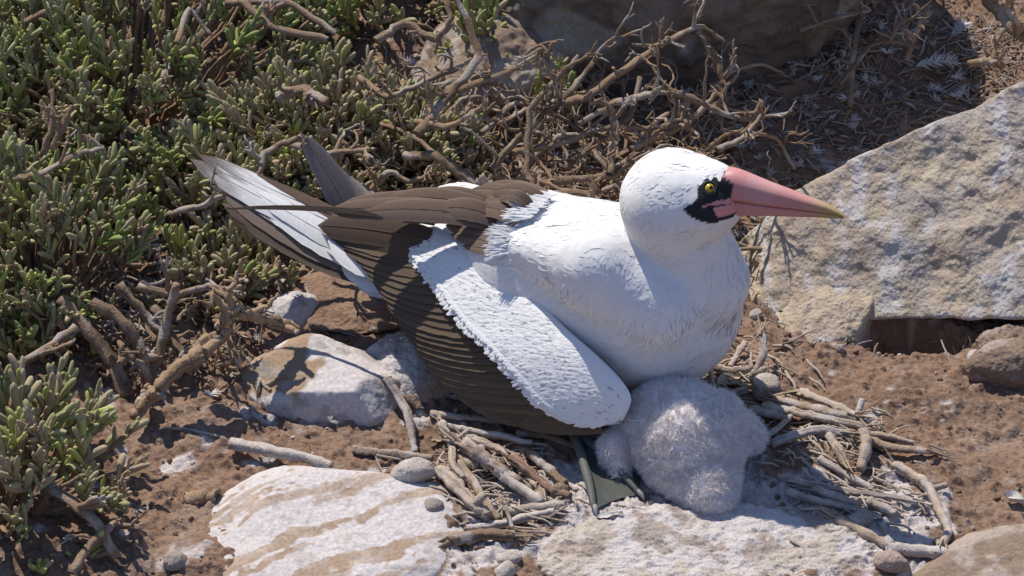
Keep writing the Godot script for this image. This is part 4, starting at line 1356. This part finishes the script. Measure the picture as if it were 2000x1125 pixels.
func make_head(bird: Node3D, O: Vector3, kk: float) -> void:
	var PINK := Color(0.60, 0.275, 0.265)
	var TIP := Color(0.46, 0.34, 0.15)
	# bill: upper and lower halves, closed, meeting along the gape
	var wide := PackedFloat32Array([0.0225, 0.0165, 0.0130, 0.0098, 0.0068, 0.0045, 0.0016])
	var top := pts3([[1420, 331, 0.013], [1444, 335, 0.013], [1500, 357, 0.014], [1560, 379, 0.015], [1610, 398, 0.016], [1636, 412, 0.0165], [1650, 424, 0.017]])
	var near_gape := [[1384, 399], [1430, 394], [1490, 402], [1550, 409], [1600, 415], [1630, 420], [1649, 424.5]]
	var near_low := [[1390, 423], [1430, 425], [1490, 424], [1550, 425], [1600, 426], [1628, 427], [1646, 426.5]]
	var gape := []
	var low := []
	for k in 7:      # the sighted lines are the near edges; the middle lies half a width behind
		gape.append(bd(near_gape[k][0], near_gape[k][1], 0.014 + wide[k]) - ACROSS * wide[k])
		low.append(bd(near_low[k][0], near_low[k][1], 0.014 + wide[k] * 0.8) - ACROSS * wide[k] * 0.8)
	for half in 2:
		var a := Acc.new()
		var nl := 60
		var na := 22
		var rows := []
		for j in nl + 1:
			var q := float(j) / nl
			var g := curve3(gape, q)
			var e := curve3(top if half == 0 else low, q)
			var wi := mini(int(q * 6.0), 5)
			var wz := lerpf(wide[wi], wide[wi + 1], q * 6.0 - wi) * (1.0 if half == 0 else 0.94)
			var line := PackedInt32Array()
			for k in na + 1:
				var an := PI * k / na
				var h := pow(sin(an), 0.85)
				var z := cos(an) * wz
				if half == 1: z = signf(cos(an)) * pow(absf(cos(an)), 0.3) * wz
				if half == 0:   # the groove that runs along each side
					z *= 1.0 - 0.11 * exp(-pow((h - 0.5) / 0.12, 2.0)) * sm(0.1, 0.3, q) * sm(0.92, 0.75, q)
				var p := g.lerp(e, h) + ACROSS * z
				if half == 1: p.y -= 0.0005
				var w := nf.get_noise_3dv(p * 2500.0)
				var c := PINK.lerp(Color(0.60, 0.38, 0.36), sm(-0.1, 0.4, w) * 0.5)
				c = c.lerp(TIP, sm(0.42, 0.82, q + 0.12 * w + (0.06 if half == 1 else 0.0)))
				if half == 0 and h > 0.24 + 0.1 * w and p.dot(AXIS) < bd(1437, 375, 0.02).dot(AXIS) + 0.002 * w - 0.055 * maxf(h - 0.72, 0.0): c = Color(0.020, 0.023, 0.026)
				if half == 1 and q < 0.10 + 0.05 * w: c = Color(0.02, 0.023, 0.026)
				line.append(a.add(p, c))
			rows.append(line)
		for j in nl:
			var l0: PackedInt32Array = rows[j]
			var l1: PackedInt32Array = rows[j + 1]
			for k in na:
				if half == 0: a.quad(l0[k], l1[k], l1[k + 1], l0[k + 1])
				else: a.quad(l0[k], l0[k + 1], l1[k + 1], l1[k])
			if half == 0: a.quad(l0[0], l0[na], l1[na], l1[0])
			else: a.quad(l0[0], l1[0], l1[na], l0[na])
		put(a.build(M.bill, O), "upper_bill" if half == 0 else "lower_bill", bird, "pink bill half fading to horn yellow at the tip")
	# eyes
	for sd in [1, -1]:
		var e := hit(bird_bones, kk, 1386, 367)
		var n := grad(bird_bones, kk, e)
		if sd < 0:
			e -= ACROSS * 2.0 * (e - bd(1372, 388, 0.013)).dot(ACROSS)
			n -= ACROSS * 2.0 * n.dot(ACROSS)
			e.y -= 0.013
			n = grad(bird_bones, kk, e)
			e -= n * (field(bird_bones, kk, e.x, e.y, e.z) + 0.0005)
		var c := e - n * 0.0036
		var lookd := (n + Vector3(0.25, 0.0, 0)).normalized()
		var ring := Acc.new()
		var s := n.cross(Vector3.UP).normalized()
		var u := s.cross(n)
		var loop := PackedVector3Array()
		var rr := PackedFloat32Array()
		for k in 17:
			var an := TAU * k / 16.0
			loop.append(e + (s * cos(an) + u * sin(an)) * 0.0064 - n * 0.0006)
			rr.append(0.0013)
		tube(ring, loop, rr, 6, Color(0.035, 0.04, 0.042), 0.0, Color(-1, 0, 0), false)
		var eye_o := Node3D.new()
		eye_o.name = "eye"
		bird.add_child(eye_o, true)
		eye_o.position = c - O
		put(ring.build(M.skin, c), "eyelid", eye_o)
		for part in [["iris", 0.0056, Vector3.ZERO, Color(0.40, 0.28, 0.015)], ["pupil", 0.0027, lookd * 0.0034, Color(0.004, 0.004, 0.004)]]:
			var sp := SphereMesh.new()
			sp.radius = part[1]
			sp.height = part[1] * 2.0
			sp.radial_segments = 24
			sp.rings = 14
			var m := StandardMaterial3D.new()
			m.albedo_color = (part[3] as Color).linear_to_srgb()
			m.roughness = 0.12
			sp.material = m
			var o := put(sp, part[0], eye_o)
			o.position = part[2]

func make_wings(bird: Node3D, O: Vector3) -> void:
	var wing := Node3D.new()
	wing.name = "wing"
	bird.add_child(wing, true)
	wing.set_meta("label", "drooped near wing, white coverts above dark brown flight feathers")
	var L := pts3([[842, 437, -0.004], [930, 487, 0.030], [1000, 548, 0.058], [1060, 597, 0.078], [1110, 645, 0.095], [1165, 693, 0.111], [1213, 742, 0.123], [1233, 780, 0.131], [1218, 820, 0.140]])
	var Mm := pts3([[790, 455, 0.006], [815, 505, 0.038], [860, 565, 0.070], [908, 630, 0.099], [955, 677, 0.119], [1002, 728, 0.136], [1055, 786, 0.150], [1110, 818, 0.152], [1165, 829, 0.149]])
	var R := pts3([[622, 440, -0.002], [690, 500, 0.024], [735, 565, 0.052], [770, 625, 0.075], [810, 685, 0.096], [855, 745, 0.115], [920, 798, 0.134], [1000, 824, 0.146], [1060, 830, 0.150]])
	# covert shield: a padded shell between leading edge and covert line
	var a := Acc.new()
	var ns := 150
	var nt := 60
	var top := []
	var wn := []
	for layer in 2:
		var rows := []
		for j in ns + 1:
			var s := float(j) / ns
			var l := curve3(L, s)
			var m := curve3(Mm, s)
			var along := (curve3(L, minf(s + 0.02, 1.0)) + curve3(Mm, minf(s + 0.02, 1.0)) - curve3(L, maxf(s - 0.02, 0.0)) - curve3(Mm, maxf(s - 0.02, 0.0))).normalized()
			var n := along.cross(m - l).normalized()
			if n.z < 0.0: n = -n
			if layer == 0: wn.append(n)
			var line := PackedInt32Array()
			var keep := []
			for k in nt + 1:
				var t := float(k) / nt
				var p := l.lerp(m, t)
				var th := pow(sin(PI * pow(t, 0.6)), 0.7) * lerpf(1.0, 0.75, s)
				var p2 := p + n * (0.0055 * th if layer == 0 else -0.004 * th)
				if layer == 0:
					p2 += n * (0.0006 * nz.get_noise_3dv(p * 2600.0) + 0.0004 * nf.get_noise_2d(s * 5600.0 + t * 700.0, t * 900.0) * sm(0.0, 0.15, t))
				keep.append(p2)
				line.append(a.add(p2, WHITE))
			if layer == 0: top.append(keep)
			rows.append(line)
		for j in ns:
			var l0: PackedInt32Array = rows[j]
			var l1: PackedInt32Array = rows[j + 1]
			for k in nt:
				if layer == 0: a.quad(l0[k], l0[k + 1], l1[k + 1], l1[k])
				else: a.quad(l0[k], l1[k], l1[k + 1], l0[k + 1])
	# make the outside face point along the wing normal
	var f := (a.v[a.i[1]] - a.v[a.i[0]]).cross(a.v[a.i[2]] - a.v[a.i[0]])
	var mid := ns / 2 * (nt + 1) + nt / 2
	f = (a.v[mid + 1] - a.v[mid]).cross(a.v[mid + nt + 1] - a.v[mid])
	var wmid: Vector3 = wn[ns / 2]
	if f.dot(wmid) < 0.0:
		for k in range(0, a.i.size(), 3):
			var tmp := a.i[k + 1]
			a.i[k + 1] = a.i[k + 2]
			a.i[k + 2] = tmp
	put(a.build(M.plume, O), "covert_shield", wing)
	# small coverts lying in rows, ragged along the lower border
	var cv := Acc.new()
	for q in 900:
		var jj := rng.randi_range(0, ns)
		var t := 1.0 - 0.5 * rng.randf() * rng.randf()
		var row: Array = top[jj]
		var k := mini(int(t * nt), nt - 1)
		var p: Vector3 = row[k]
		var d: Vector3 = ((row[nt] as Vector3) - (row[0] as Vector3)).normalized()
		d += ((top[0][nt] as Vector3) - (top[ns][nt] as Vector3)).normalized() * (0.15 + rng.randfn() * 0.16)
		var nn: Vector3 = (wn[jj] + d * 0.25 * sm(0.75, 0.95, t)).normalized()
		tuft(cv, p, d, nn, rng.randf_range(0.009, 0.014), rng.randf_range(0.0016, 0.0036), WHITE, rng.randf_range(0.0005, 0.0010), 6.0)
	for q in 1700:
		var j0 := rng.randi_range(1, ns - 2)
		var k0 := rng.randi_range(1, nt - 9)
		var prev := PackedInt32Array()
		var span := rng.randi_range(5, 8)
		for r in [[0.0, 0.6, -0.0005], [0.4, 1.0, 0.00005], [0.75, 0.8, 0.0002], [1.0, 0.15, 0.0003]]:
			var kk2 := k0 + int(r[0] * span)
			var c: Vector3 = (top[j0][kk2] as Vector3) + (wn[j0] as Vector3) * float(r[2])
			var sd: Vector3 = ((top[j0 + 1][kk2] as Vector3) - (top[j0 - 1][kk2] as Vector3)).normalized() * 0.0034 * float(r[1])
			var dn2: Vector3 = (wn[j0] as Vector3) * 0.0003
			var row := PackedInt32Array([cv.add(c + sd - dn2, WHITE), cv.add(c, WHITE), cv.add(c - sd - dn2, WHITE)])
			if prev.size() > 0:
				cv.quad(prev[0], prev[1], row[1], row[0])
				cv.quad(prev[1], prev[2], row[2], row[1])
			prev = row
	for j in range(0, 340):          # the fringe
		var s := clampf((j + rng.randf()) / 340.0, 0.0, 1.0)
		var p := curve3(Mm, s).lerp(curve3(L, s), 0.06)
		var nn: Vector3 = wn[int(s * ns)]
		var d := (curve3(Mm, s) - curve3(L, s)).normalized() + (curve3(Mm, 0.0) - curve3(Mm, 1.0)).normalized() * (0.25 + rng.randfn() * 0.3)
		tuft(cv, p + nn * 0.002, d, nn, rng.randf_range(0.003, 0.0085), rng.randf_range(0.0012, 0.0028), WHITE, rng.randf_range(0.0002, 0.0009))
	put(cv.build(M.plume, O), "small_coverts", wing, "", "", "", "stuff")
	# flight feathers under the coverts
	var nfl := 30
	for i in nfl:
		var s := float(i) / (nfl - 1)
		var b := curve3(Mm, s).lerp(curve3(L, s), 0.16)
		var tp := curve3(R, maxf(s - 0.10, 0.0))
		var nn: Vector3 = wn[int(s * ns)]
		var dn := (curve3(R, minf(s + 0.05, 1.0)) - curve3(R, maxf(s - 0.05, 0.0))).normalized()
		var fa := Acc.new()
		b -= nn * 0.0035
		tp -= nn * (0.002 + 0.0004 * (i % 2))
		var c := BROWN.lerp(Color(0.15, 0.115, 0.068), rng.randf() * 0.8)
		feather(fa, b, tp, 0.021 * rng.randf_range(0.9, 1.15), (nn + dn * 0.025).normalized(), dn * 0.007, c, c * 0.95, c * 1.08, 7.0, 0.03, 0.03, Color(-1, 0, 0), 12, 8, 0.8)
		put(fa.build(M.feather, O), "flight_feather", wing)
	# the pale edged outermost primary along the wing's lower rim
	plume("primary_feather", wing, O, [1212, 824, 0.146], [1030, 829, 0.140], 12, Vector3(0, 0.9, 0.45), Vector3(0, -0.003, 0), Color(0.55, 0.48, 0.42), Color(0.30, 0.22, 0.17), Color(0.55, 0.48, 0.42), 2.0, 0.1, 0.0, Color(-1, 0, 0), 0.6, "pale edged outermost feather")
	# inner secondaries and tertials hanging behind, tips at the left
	var inner := [[[840, 470, 0.022], [620, 440, 0.004], 62], [[850, 490, 0.03], [640, 458, 0.006], 60], [[850, 505, 0.034], [668, 482, 0.012], 60], [[855, 530, 0.038], [692, 505, 0.018], 60]]
	for q in inner:
		plume("tertial_feather", wing, O, q[0], q[1], q[2], Vector3(-0.1, 0.6, 0.75), Vector3(0, 0.004, 0), BROWN, BROWN * 0.9, BROWN_EDGE, 9.0, 0.15, 0.02, Color(-1, 0, 0), 0.8)
	# brown shoulder feathers, near side
	for q in [[[985, 462, 0.066], [876, 446, 0.052], 36], [[988, 478, 0.071], [888, 462, 0.060], 34], [[985, 490, 0.075], [912, 482, 0.069], 26]]:
		plume("shoulder_feather", bird, O, q[0], q[1], q[2], Vector3(-0.05, 0.75, 0.65), Vector3(0, 0.002, 0.002), BROWN_EDGE, BROWN.lerp(BROWN_EDGE, 0.5), Color(0.2, 0.14, 0.1), 4.0, 0.2, 0.02, Color(-1, 0, 0), 0.8, "", 0.003)
	# far wing lying over the back: long tertials, then rounded scapulars
	var far := Node3D.new()
	far.name = "wing"
	bird.add_child(far, true)
	far.set_meta("label", "far wing folded over the back, brown")
	var DEEP := Color(0.030, 0.022, 0.018)
	plume("primary_feather", far, O, [850, 436, 0.036], [428, 408, 0.056], 13, Vector3(0.05, 0.95, 0.15), Vector3(0.0, 0.008, 0), DEEP, DEEP, DEEP, 3.0, 0.3, 0.01, Color(-1, 0, 0), 0.9, "long dark primary crossing over the tail")
	plume("primary_feather", far, O, [850, 432, 0.032], [470, 404, 0.052], 13, Vector3(0.05, 0.95, 0.15), Vector3(0.0, 0.007, 0), DEEP, DEEP, BROWN, 3.0, 0.3, 0.01, Color(-1, 0, 0), 0.9)
	var tert := [[[930, 418, 0.020], [640, 410, 0.040], 52], [[930, 398, -0.010], [660, 402, 0.020], 48], [[940, 424, 0.022], [706, 414, 0.040], 52], [[940, 404, 0.0], [748, 392, 0.012], 50], [[950, 430, 0.022], [770, 424, 0.036], 48], [[955, 402, -0.008], [805, 392, 0.0], 48], [[970, 426, 0.018], [832, 416, 0.026], 50]]
	for k in tert.size():
		var q: Array = tert[k]
		plume("tertial_feather", far, O, q[0], q[1], q[2], Vector3(-0.05, 0.85, 0.5), Vector3(0, 0.006 + 0.0008 * k, 0.001), BROWN.lerp(BROWN_EDGE, 0.5), BROWN, Color(0.19, 0.135, 0.10), 6.0, 0.22, 0.02, Color(-1, 0, 0), 0.85)
	var scap := [[[1010, 385, -0.05], [915, 372, -0.058], 36], [[1060, 385, -0.055], [930, 366, -0.07], 40], [[1000, 420, -0.02], [905, 398, -0.03], 44], [[1062, 392, -0.05], [955, 378, -0.055], 42], [[1010, 432, -0.004], [920, 428, -0.008], 40], [[1060, 400, -0.045], [968, 396, -0.042], 36], [[1040, 415, -0.035], [985, 408, -0.034], 30]]
	for k in scap.size():
		var q: Array = scap[k]
		plume("scapular_feather", far, O, q[0], q[1], q[2], Vector3(-0.1, 0.88, 0.42), Vector3(0, 0.007 + 0.001 * k, 0.002), BROWN.lerp(BROWN_EDGE, 0.6), BROWN, Color(0.21, 0.15, 0.112), 5.0, 0.25, 0.02, Color(-1, 0, 0), 0.8, "", 0.003 + 0.0012 * k)
	# white back feathers between the far wing and the tail
	for q in [[[945, 374, -0.06], [810, 384, -0.06], 20], [[940, 370, -0.065], [840, 374, -0.068], 18]]:
		plume("back_feather", bird, O, q[0], q[1], q[2], Vector3(0, 0.9, 0.4), Vector3(0, 0.006, 0), WHITE, WHITE, WHITE, 3.0, 0.2, 0.12, Color(-1, 0, 0), 0.8)
	# raised far wing tip, greyish
	var G := Color(0.25, 0.205, 0.19)
	for q in [[[690, 430, -0.05], [588, 260, -0.08], 62], [[702, 425, -0.055], [610, 296, -0.09], 66], [[712, 420, -0.06], [640, 326, -0.10], 66], [[722, 418, -0.065], [676, 350, -0.105], 60]]:
		plume("primary_feather", far, O, q[0], q[1], q[2], Vector3(0.0, 0.59, 0.81), Vector3(0.006, -0.003, 0.004), G, G * 0.85, Color(0.34, 0.30, 0.285), 3.2, 0.10, 0.05, Color(-1, 0, 0), 0.7, "raised grey brown tip of the far wing")
	# ragged white fringes over the brown shoulder feathers
	var fr := Acc.new()
	for k in 260:
		var q := rng.randf()
		var p := bd(lerpf(1062, 1015, q) + rng.randfn() * 6, lerpf(382, 432, q), lerpf(-0.05, -0.012, q))
		p = on_body(lerpf(1062, 1015, q) + rng.randfn() * 6, lerpf(386, 432, q), 0.007, -0.03)
		tuft(fr, p + AXIS * 0.008, Vector3(-1, -0.15 + rng.randfn() * 0.28, 0.05 + rng.randfn() * 0.15), Vector3(0, 0.85, 0.5), rng.randf_range(0.008, 0.026), rng.randf_range(0.0006, 0.0016), WHITE, rng.randf_range(0.0005, 0.002))
	for k in 200:
		var q := rng.randf()
		var p := bd(lerpf(975, 968, q) + rng.randfn() * 5, lerpf(440, 496, q), lerpf(0.05, 0.076, q))
		p = on_body(lerpf(975, 968, q) + rng.randfn() * 5, lerpf(442, 494, q), 0.005, 0.06) + AXIS * 0.012
		tuft(fr, p, Vector3(-1, -0.1 + rng.randfn() * 0.28, 0.05 + rng.randfn() * 0.15), Vector3(0, 0.75, 0.65), rng.randf_range(0.006, 0.021), rng.randf_range(0.0006, 0.0016), WHITE, rng.randf_range(0.0005, 0.0016))
	put(fr.build(M.plume, O), "fringe_feathers", bird, "", "", "", "stuff")

func make_tail(bird: Node3D, O: Vector3) -> void:
	var tail := Node3D.new()
	tail.name = "tail"
	bird.add_child(tail, true)
	tail.set_meta("label", "raised white tail edged with dark brown")
	var up := Vector3(0.12, 0.88, 0.42)
	var W := WHITE * 0.97
	var D := Color(0.055, 0.04, 0.034)
	# lower, outer feathers first, the white central ones lie on top
	var BR := Color(0.20, 0.15, 0.118)
	var list := [       # base, tip (sighted), width, lower vane, upper vane, bow
		[735, 552, 440, 418, 40, D, D, -0.006],
		[735, 545, 432, 396, 62, BROWN, BR, -0.006],
		[680, 432, 384, 300, 50, BROWN, BROWN, -0.003],
		[732, 530, 424, 362, 70, BR, BR, -0.005],
		[692, 452, 392, 304, 60, W, W, -0.004],
		[722, 498, 430, 340, 70, BR, W, -0.004],
		[708, 478, 371, 310, 62, W, W, -0.004],
		[730, 520, 505, 398, 58, W, W, -0.004],
		[715, 495, 480, 362, 56, W, W, -0.003]]
	for k in list.size():
		var q: Array = list[k]
		var bow := Vector3(0.0, q[7], 0) + Vector3(0, 0.0006, 0.0009) * k
		var zb: float = -0.028 + (q[1] - 300.0 - (q[0] - 384.0) * 0.446) * 0.0005      # the fan lies in one tilted plane
		var zt: float = -0.028 + (q[3] - 300.0 - (q[2] - 384.0) * 0.446) * 0.0005
		plume("tail_feather", tail, O, [q[0], q[1], zb], [q[2], q[3], zt], q[4], up, bow, q[5], q[6], (q[5] as Color).lerp(q[6], 0.3), 4.0 if k < 7 else 2.2, 0.12, 0.06 if k >= 7 else 0.03, Color(0.17, 0.14, 0.125) if k in [4, 6] else Color(-1, 0, 0), 0.7)
	# white under tail coverts
	for q in [[[770, 520, 0.02], [640, 470, 0.014], 80], [[775, 545, 0.026], [665, 515, 0.02], 70], [[780, 560, 0.03], [690, 545, 0.024], 50]]:
		plume("tail_covert", tail, O, q[0], q[1], q[2], up, Vector3(0, -0.002, 0.002), W, W, W, 3.5, 0.2, 0.05, Color(-1, 0, 0), 0.9)

func make_feet(bird: Node3D, O: Vector3) -> void:
	for ft in 2:
		var a := Acc.new()
		var off := Vector3.ZERO if ft == 0 else Vector3(0.02, 0, -0.11)
		var heel := gnd(1120, 848, 0.012) + off
		var toes := [gnd(1162, 996, 0.004) + off, gnd(1248, 966, 0.005) + off, gnd(1265, 915, 0.006) + off]
		var c := Color(0.105, 0.112, 0.098)
		var rows := []
		var nr := 9
		for j in nr + 1:
			var q := float(j) / nr
			var line := PackedInt32Array()
			for k in 13:
				var u := k / 12.0
				var i := mini(int(u * 2.0), 1)
				var t: Vector3 = (toes[i] as Vector3).lerp(toes[i + 1], u * 2.0 - i)
				var sag := 1.0 - 0.035 * sin(PI * (u * 2.0 - i))
				var p := heel.lerp(t, q * sag)
				p.y += 0.006 * sin(PI * q) * (0.6 + 0.4 * cos(TAU * (u * 2.0 - i)))
				line.append(a.add(p, c.lerp(Color(0.15, 0.16, 0.14), 0.6 * patch(p, 60.0, 0.0, 0.4))))
			rows.append(line)
		for j in nr:
			var l0: PackedInt32Array = rows[j]
			var l1: PackedInt32Array = rows[j + 1]
			for k in 12:
				a.quad(l0[k], l1[k], l1[k + 1], l0[k + 1])
		var foot := put(a.build(M.skin, O), "webbed_foot", bird, "dark grey green webbed foot")
		for t in toes:
			var ta := Acc.new()
			var t3: Vector3 = t
			var line := crooked([heel + Vector3(0, 0.003, 0), heel.lerp(t3, 0.5) + Vector3(0, 0.009, 0), t3 + Vector3(0, 0.002, 0)], 5, 0.0004)
			tube(ta, line, radii(line.size(), 0.0055, 0.0036, 0.06), 8, Color(0.15, 0.155, 0.14), 0.12)
			put(ta.build(M.skin, O), "toe", foot)
			var ca := Acc.new()
			var d := (t3 - heel).normalized()
			tube(ca, PackedVector3Array([t3 - d * 0.002 + Vector3(0, 0.003, 0), t3 + d * 0.004 + Vector3(0, 0.003, 0), t3 + d * 0.009 - Vector3(0, 0.001, 0)]), PackedFloat32Array([0.003, 0.0024, 0.0005]), 7, Color(0.34, 0.34, 0.33), 0.0)
			put(ca.build(M.skin, O), "claw", foot)
		var la := Acc.new()
		tube(la, PackedVector3Array([heel, heel + Vector3(0, 0.02, -0.012), heel + Vector3(0.0, 0.07, -0.03)]), PackedFloat32Array([0.0075, 0.007, 0.010]), 9, Color(0.13, 0.135, 0.12), 0.1)
		put(la.build(M.skin, O), "leg", bird)

# ------------------------------------------------------------------ the chick
func make_chick() -> void:
	rng.seed = 9
	var O := gnd(1350, 930)
	var chick := thing("chick", "grey white downy chick slumped under the seabird's breast", "bird", O)
	var B := PackedFloat32Array()
	bone(B, at(1318, 832, 0.060), 0.047, at(1352, 862, 0.082), 0.051)
	bone(B, at(1352, 862, 0.082), 0.051, at(1366, 920, 0.108), 0.031)
	bone(B, at(1366, 920, 0.108), 0.031, at(1384, 958, 0.130), 0.0275)
	bone(B, at(1384, 958, 0.130), 0.0275, at(1392, 985, 0.145), 0.0125)
	bone(B, at(1405, 832, 0.068), 0.030, at(1468, 852, 0.064), 0.0135)
	bone(B, at(1228, 828, 0.062), 0.008, at(1200, 878, 0.082), 0.0115)
	bone(B, at(1200, 878, 0.082), 0.0115, at(1212, 926, 0.098), 0.0085)
	bone(B, at(1290, 850, 0.07), 0.030, at(1325, 900, 0.093), 0.034)
	var colour := func(p: Vector3, _n: Vector3) -> Color: return Color(0.84, 0.79, 0.775).lerp(Color(0.80, 0.62, 0.58), 0.6 * patch(p, 22.0, 0.2, 0.45, 12.0))
	var res := nets(B, 0.010, 0.0030, colour, 0.003)
	var acc: Acc = res[0]
	var nrm: PackedVector3Array = res[1]
	var vs := acc.v.duplicate()
	var body := put(acc.build(M.down, O, nrm), "body", chick)
	# down: fine tapered strands
	var h := Acc.new()
	tube(h, PackedVector3Array([Vector3(0, -0.1, 0), Vector3(0.02, 0.3, 0), Vector3(0.12, 0.7, 0.03), Vector3(0.3, 1.0, 0.05)]), PackedFloat32Array([0.03, 0.027, 0.019, 0.004]), 3, Color.WHITE, 0.0)
	var hair := h.build(M.down)
	var xf := []
	var cols := PackedColorArray()
	for k in 80000:
		var id := rng.randi_range(0, vs.size() - 1)
		var n := nrm[id]
		var p := vs[id] + Vector3(rng.randfn(), rng.randfn(), rng.randfn()) * 0.001
		if p.y < soil(p.x, p.z) - 0.002:
			continue
		var d := (n + Vector3(0.1, -0.35, 0.35) * 0.6 + Vector3(nf.get_noise_3dv(p * 9000.0), nf.get_noise_3dv(p * 9000.0 + Vector3(500, 0, 0)), nf.get_noise_3dv(p * 9000.0 + Vector3(0, 500, 0))) * 1.6 + Vector3(rng.randfn(), rng.randfn(), rng.randfn()) * 0.25).normalized()
		var l := rng.randf_range(0.003, 0.0070)
		var x := d.cross(Vector3(rng.randfn(), rng.randfn(), rng.randfn())).normalized()
		xf.append(Transform3D(Basis(x * l, d * l, x.cross(d) * l), p - O))
		var c := Color(0.90, 0.87, 0.86).lerp(Color(0.85, 0.79, 0.76), rng.randf())
		cols.append(c)
	scatter("down", "", "", hair, xf, cols, body)
	# short wing stub skin, pink, at the shoulder and the small grey bill tucked down
	var wa := Acc.new()
	tube(wa, PackedVector3Array([at(1440, 815, 0.062), at(1452, 806, 0.058), at(1464, 812, 0.056)]), PackedFloat32Array([0.006, 0.0065, 0.003]), 8, Color(0.62, 0.40, 0.37), 0.1)
	put(wa.build(M.skin, O), "wing_stub", chick, "bare pinkish wing joint")

# ------------------------------------------------------------------
func _ready() -> void:
	# camera
	var cam := Camera3D.new()
	cam.name = "camera"
	add_child(cam)
	cam.position = TARGET + Vector3(0, sin(PITCH), cos(PITCH)) * DIST
	cam.rotation = Vector3(-PITCH, 0, 0)
	cam.fov = rad_to_deg(2.0 * atan(562.5 * K / DIST))
	cam.near = 0.1
	cam.far = 200.0
	cam.current = true
	eye = cam.position
	# sky, sun, exposure
	var sky := ProceduralSkyMaterial.new()
	sky.sky_top_color = Color(0.46, 0.58, 0.80)
	sky.sky_horizon_color = Color(0.78, 0.82, 0.88)
	sky.sky_curve = 0.15
	sky.ground_bottom_color = Color(0.42, 0.35, 0.29)
	sky.ground_horizon_color = Color(0.55, 0.52, 0.50)
	var env := Environment.new()
	env.background_mode = Environment.BG_SKY
	env.sky = Sky.new()
	env.sky.sky_material = sky
	env.background_energy_multiplier = 0.72
	env.tonemap_mode = Environment.TONE_MAPPER_LINEAR
	env.tonemap_exposure = 1.22
	env.sdfgi_enabled = true
	env.ssao_enabled = true
	env.ssil_enabled = true
	var we := WorldEnvironment.new()
	we.environment = env
	add_child(we)
	var sun := DirectionalLight3D.new()
	sun.name = "sun"
	sun.light_energy = 1.45
	sun.light_angular_distance = 0.5
	sun.light_color = Color(1.0, 0.97, 0.925)
	sun.shadow_enabled = true
	add_child(sun)
	sun.look_at_from_position(Vector3(-0.32, 0.81, -0.49), Vector3.ZERO, Vector3.UP)

	nz.seed = 7
	nz.frequency = 0.01
	nz.fractal_octaves = 3
	nf.seed = 19
	nf.frequency = 0.01
	nf.fractal_octaves = 2
	make_materials()
	var t := Time.get_ticks_msec()
	make_ground()
	print("ground ", Time.get_ticks_msec() - t)
	make_rocks()
	print("rocks ", Time.get_ticks_msec() - t)
	make_shrubs()
	make_bare_shrub()
	print("shrubs ", Time.get_ticks_msec() - t)
	make_bird()
	print("bird ", Time.get_ticks_msec() - t)
	make_chick()
	make_sticks()
	make_small_things()
	make_scatter()
	print("all ", Time.get_ticks_msec() - t)
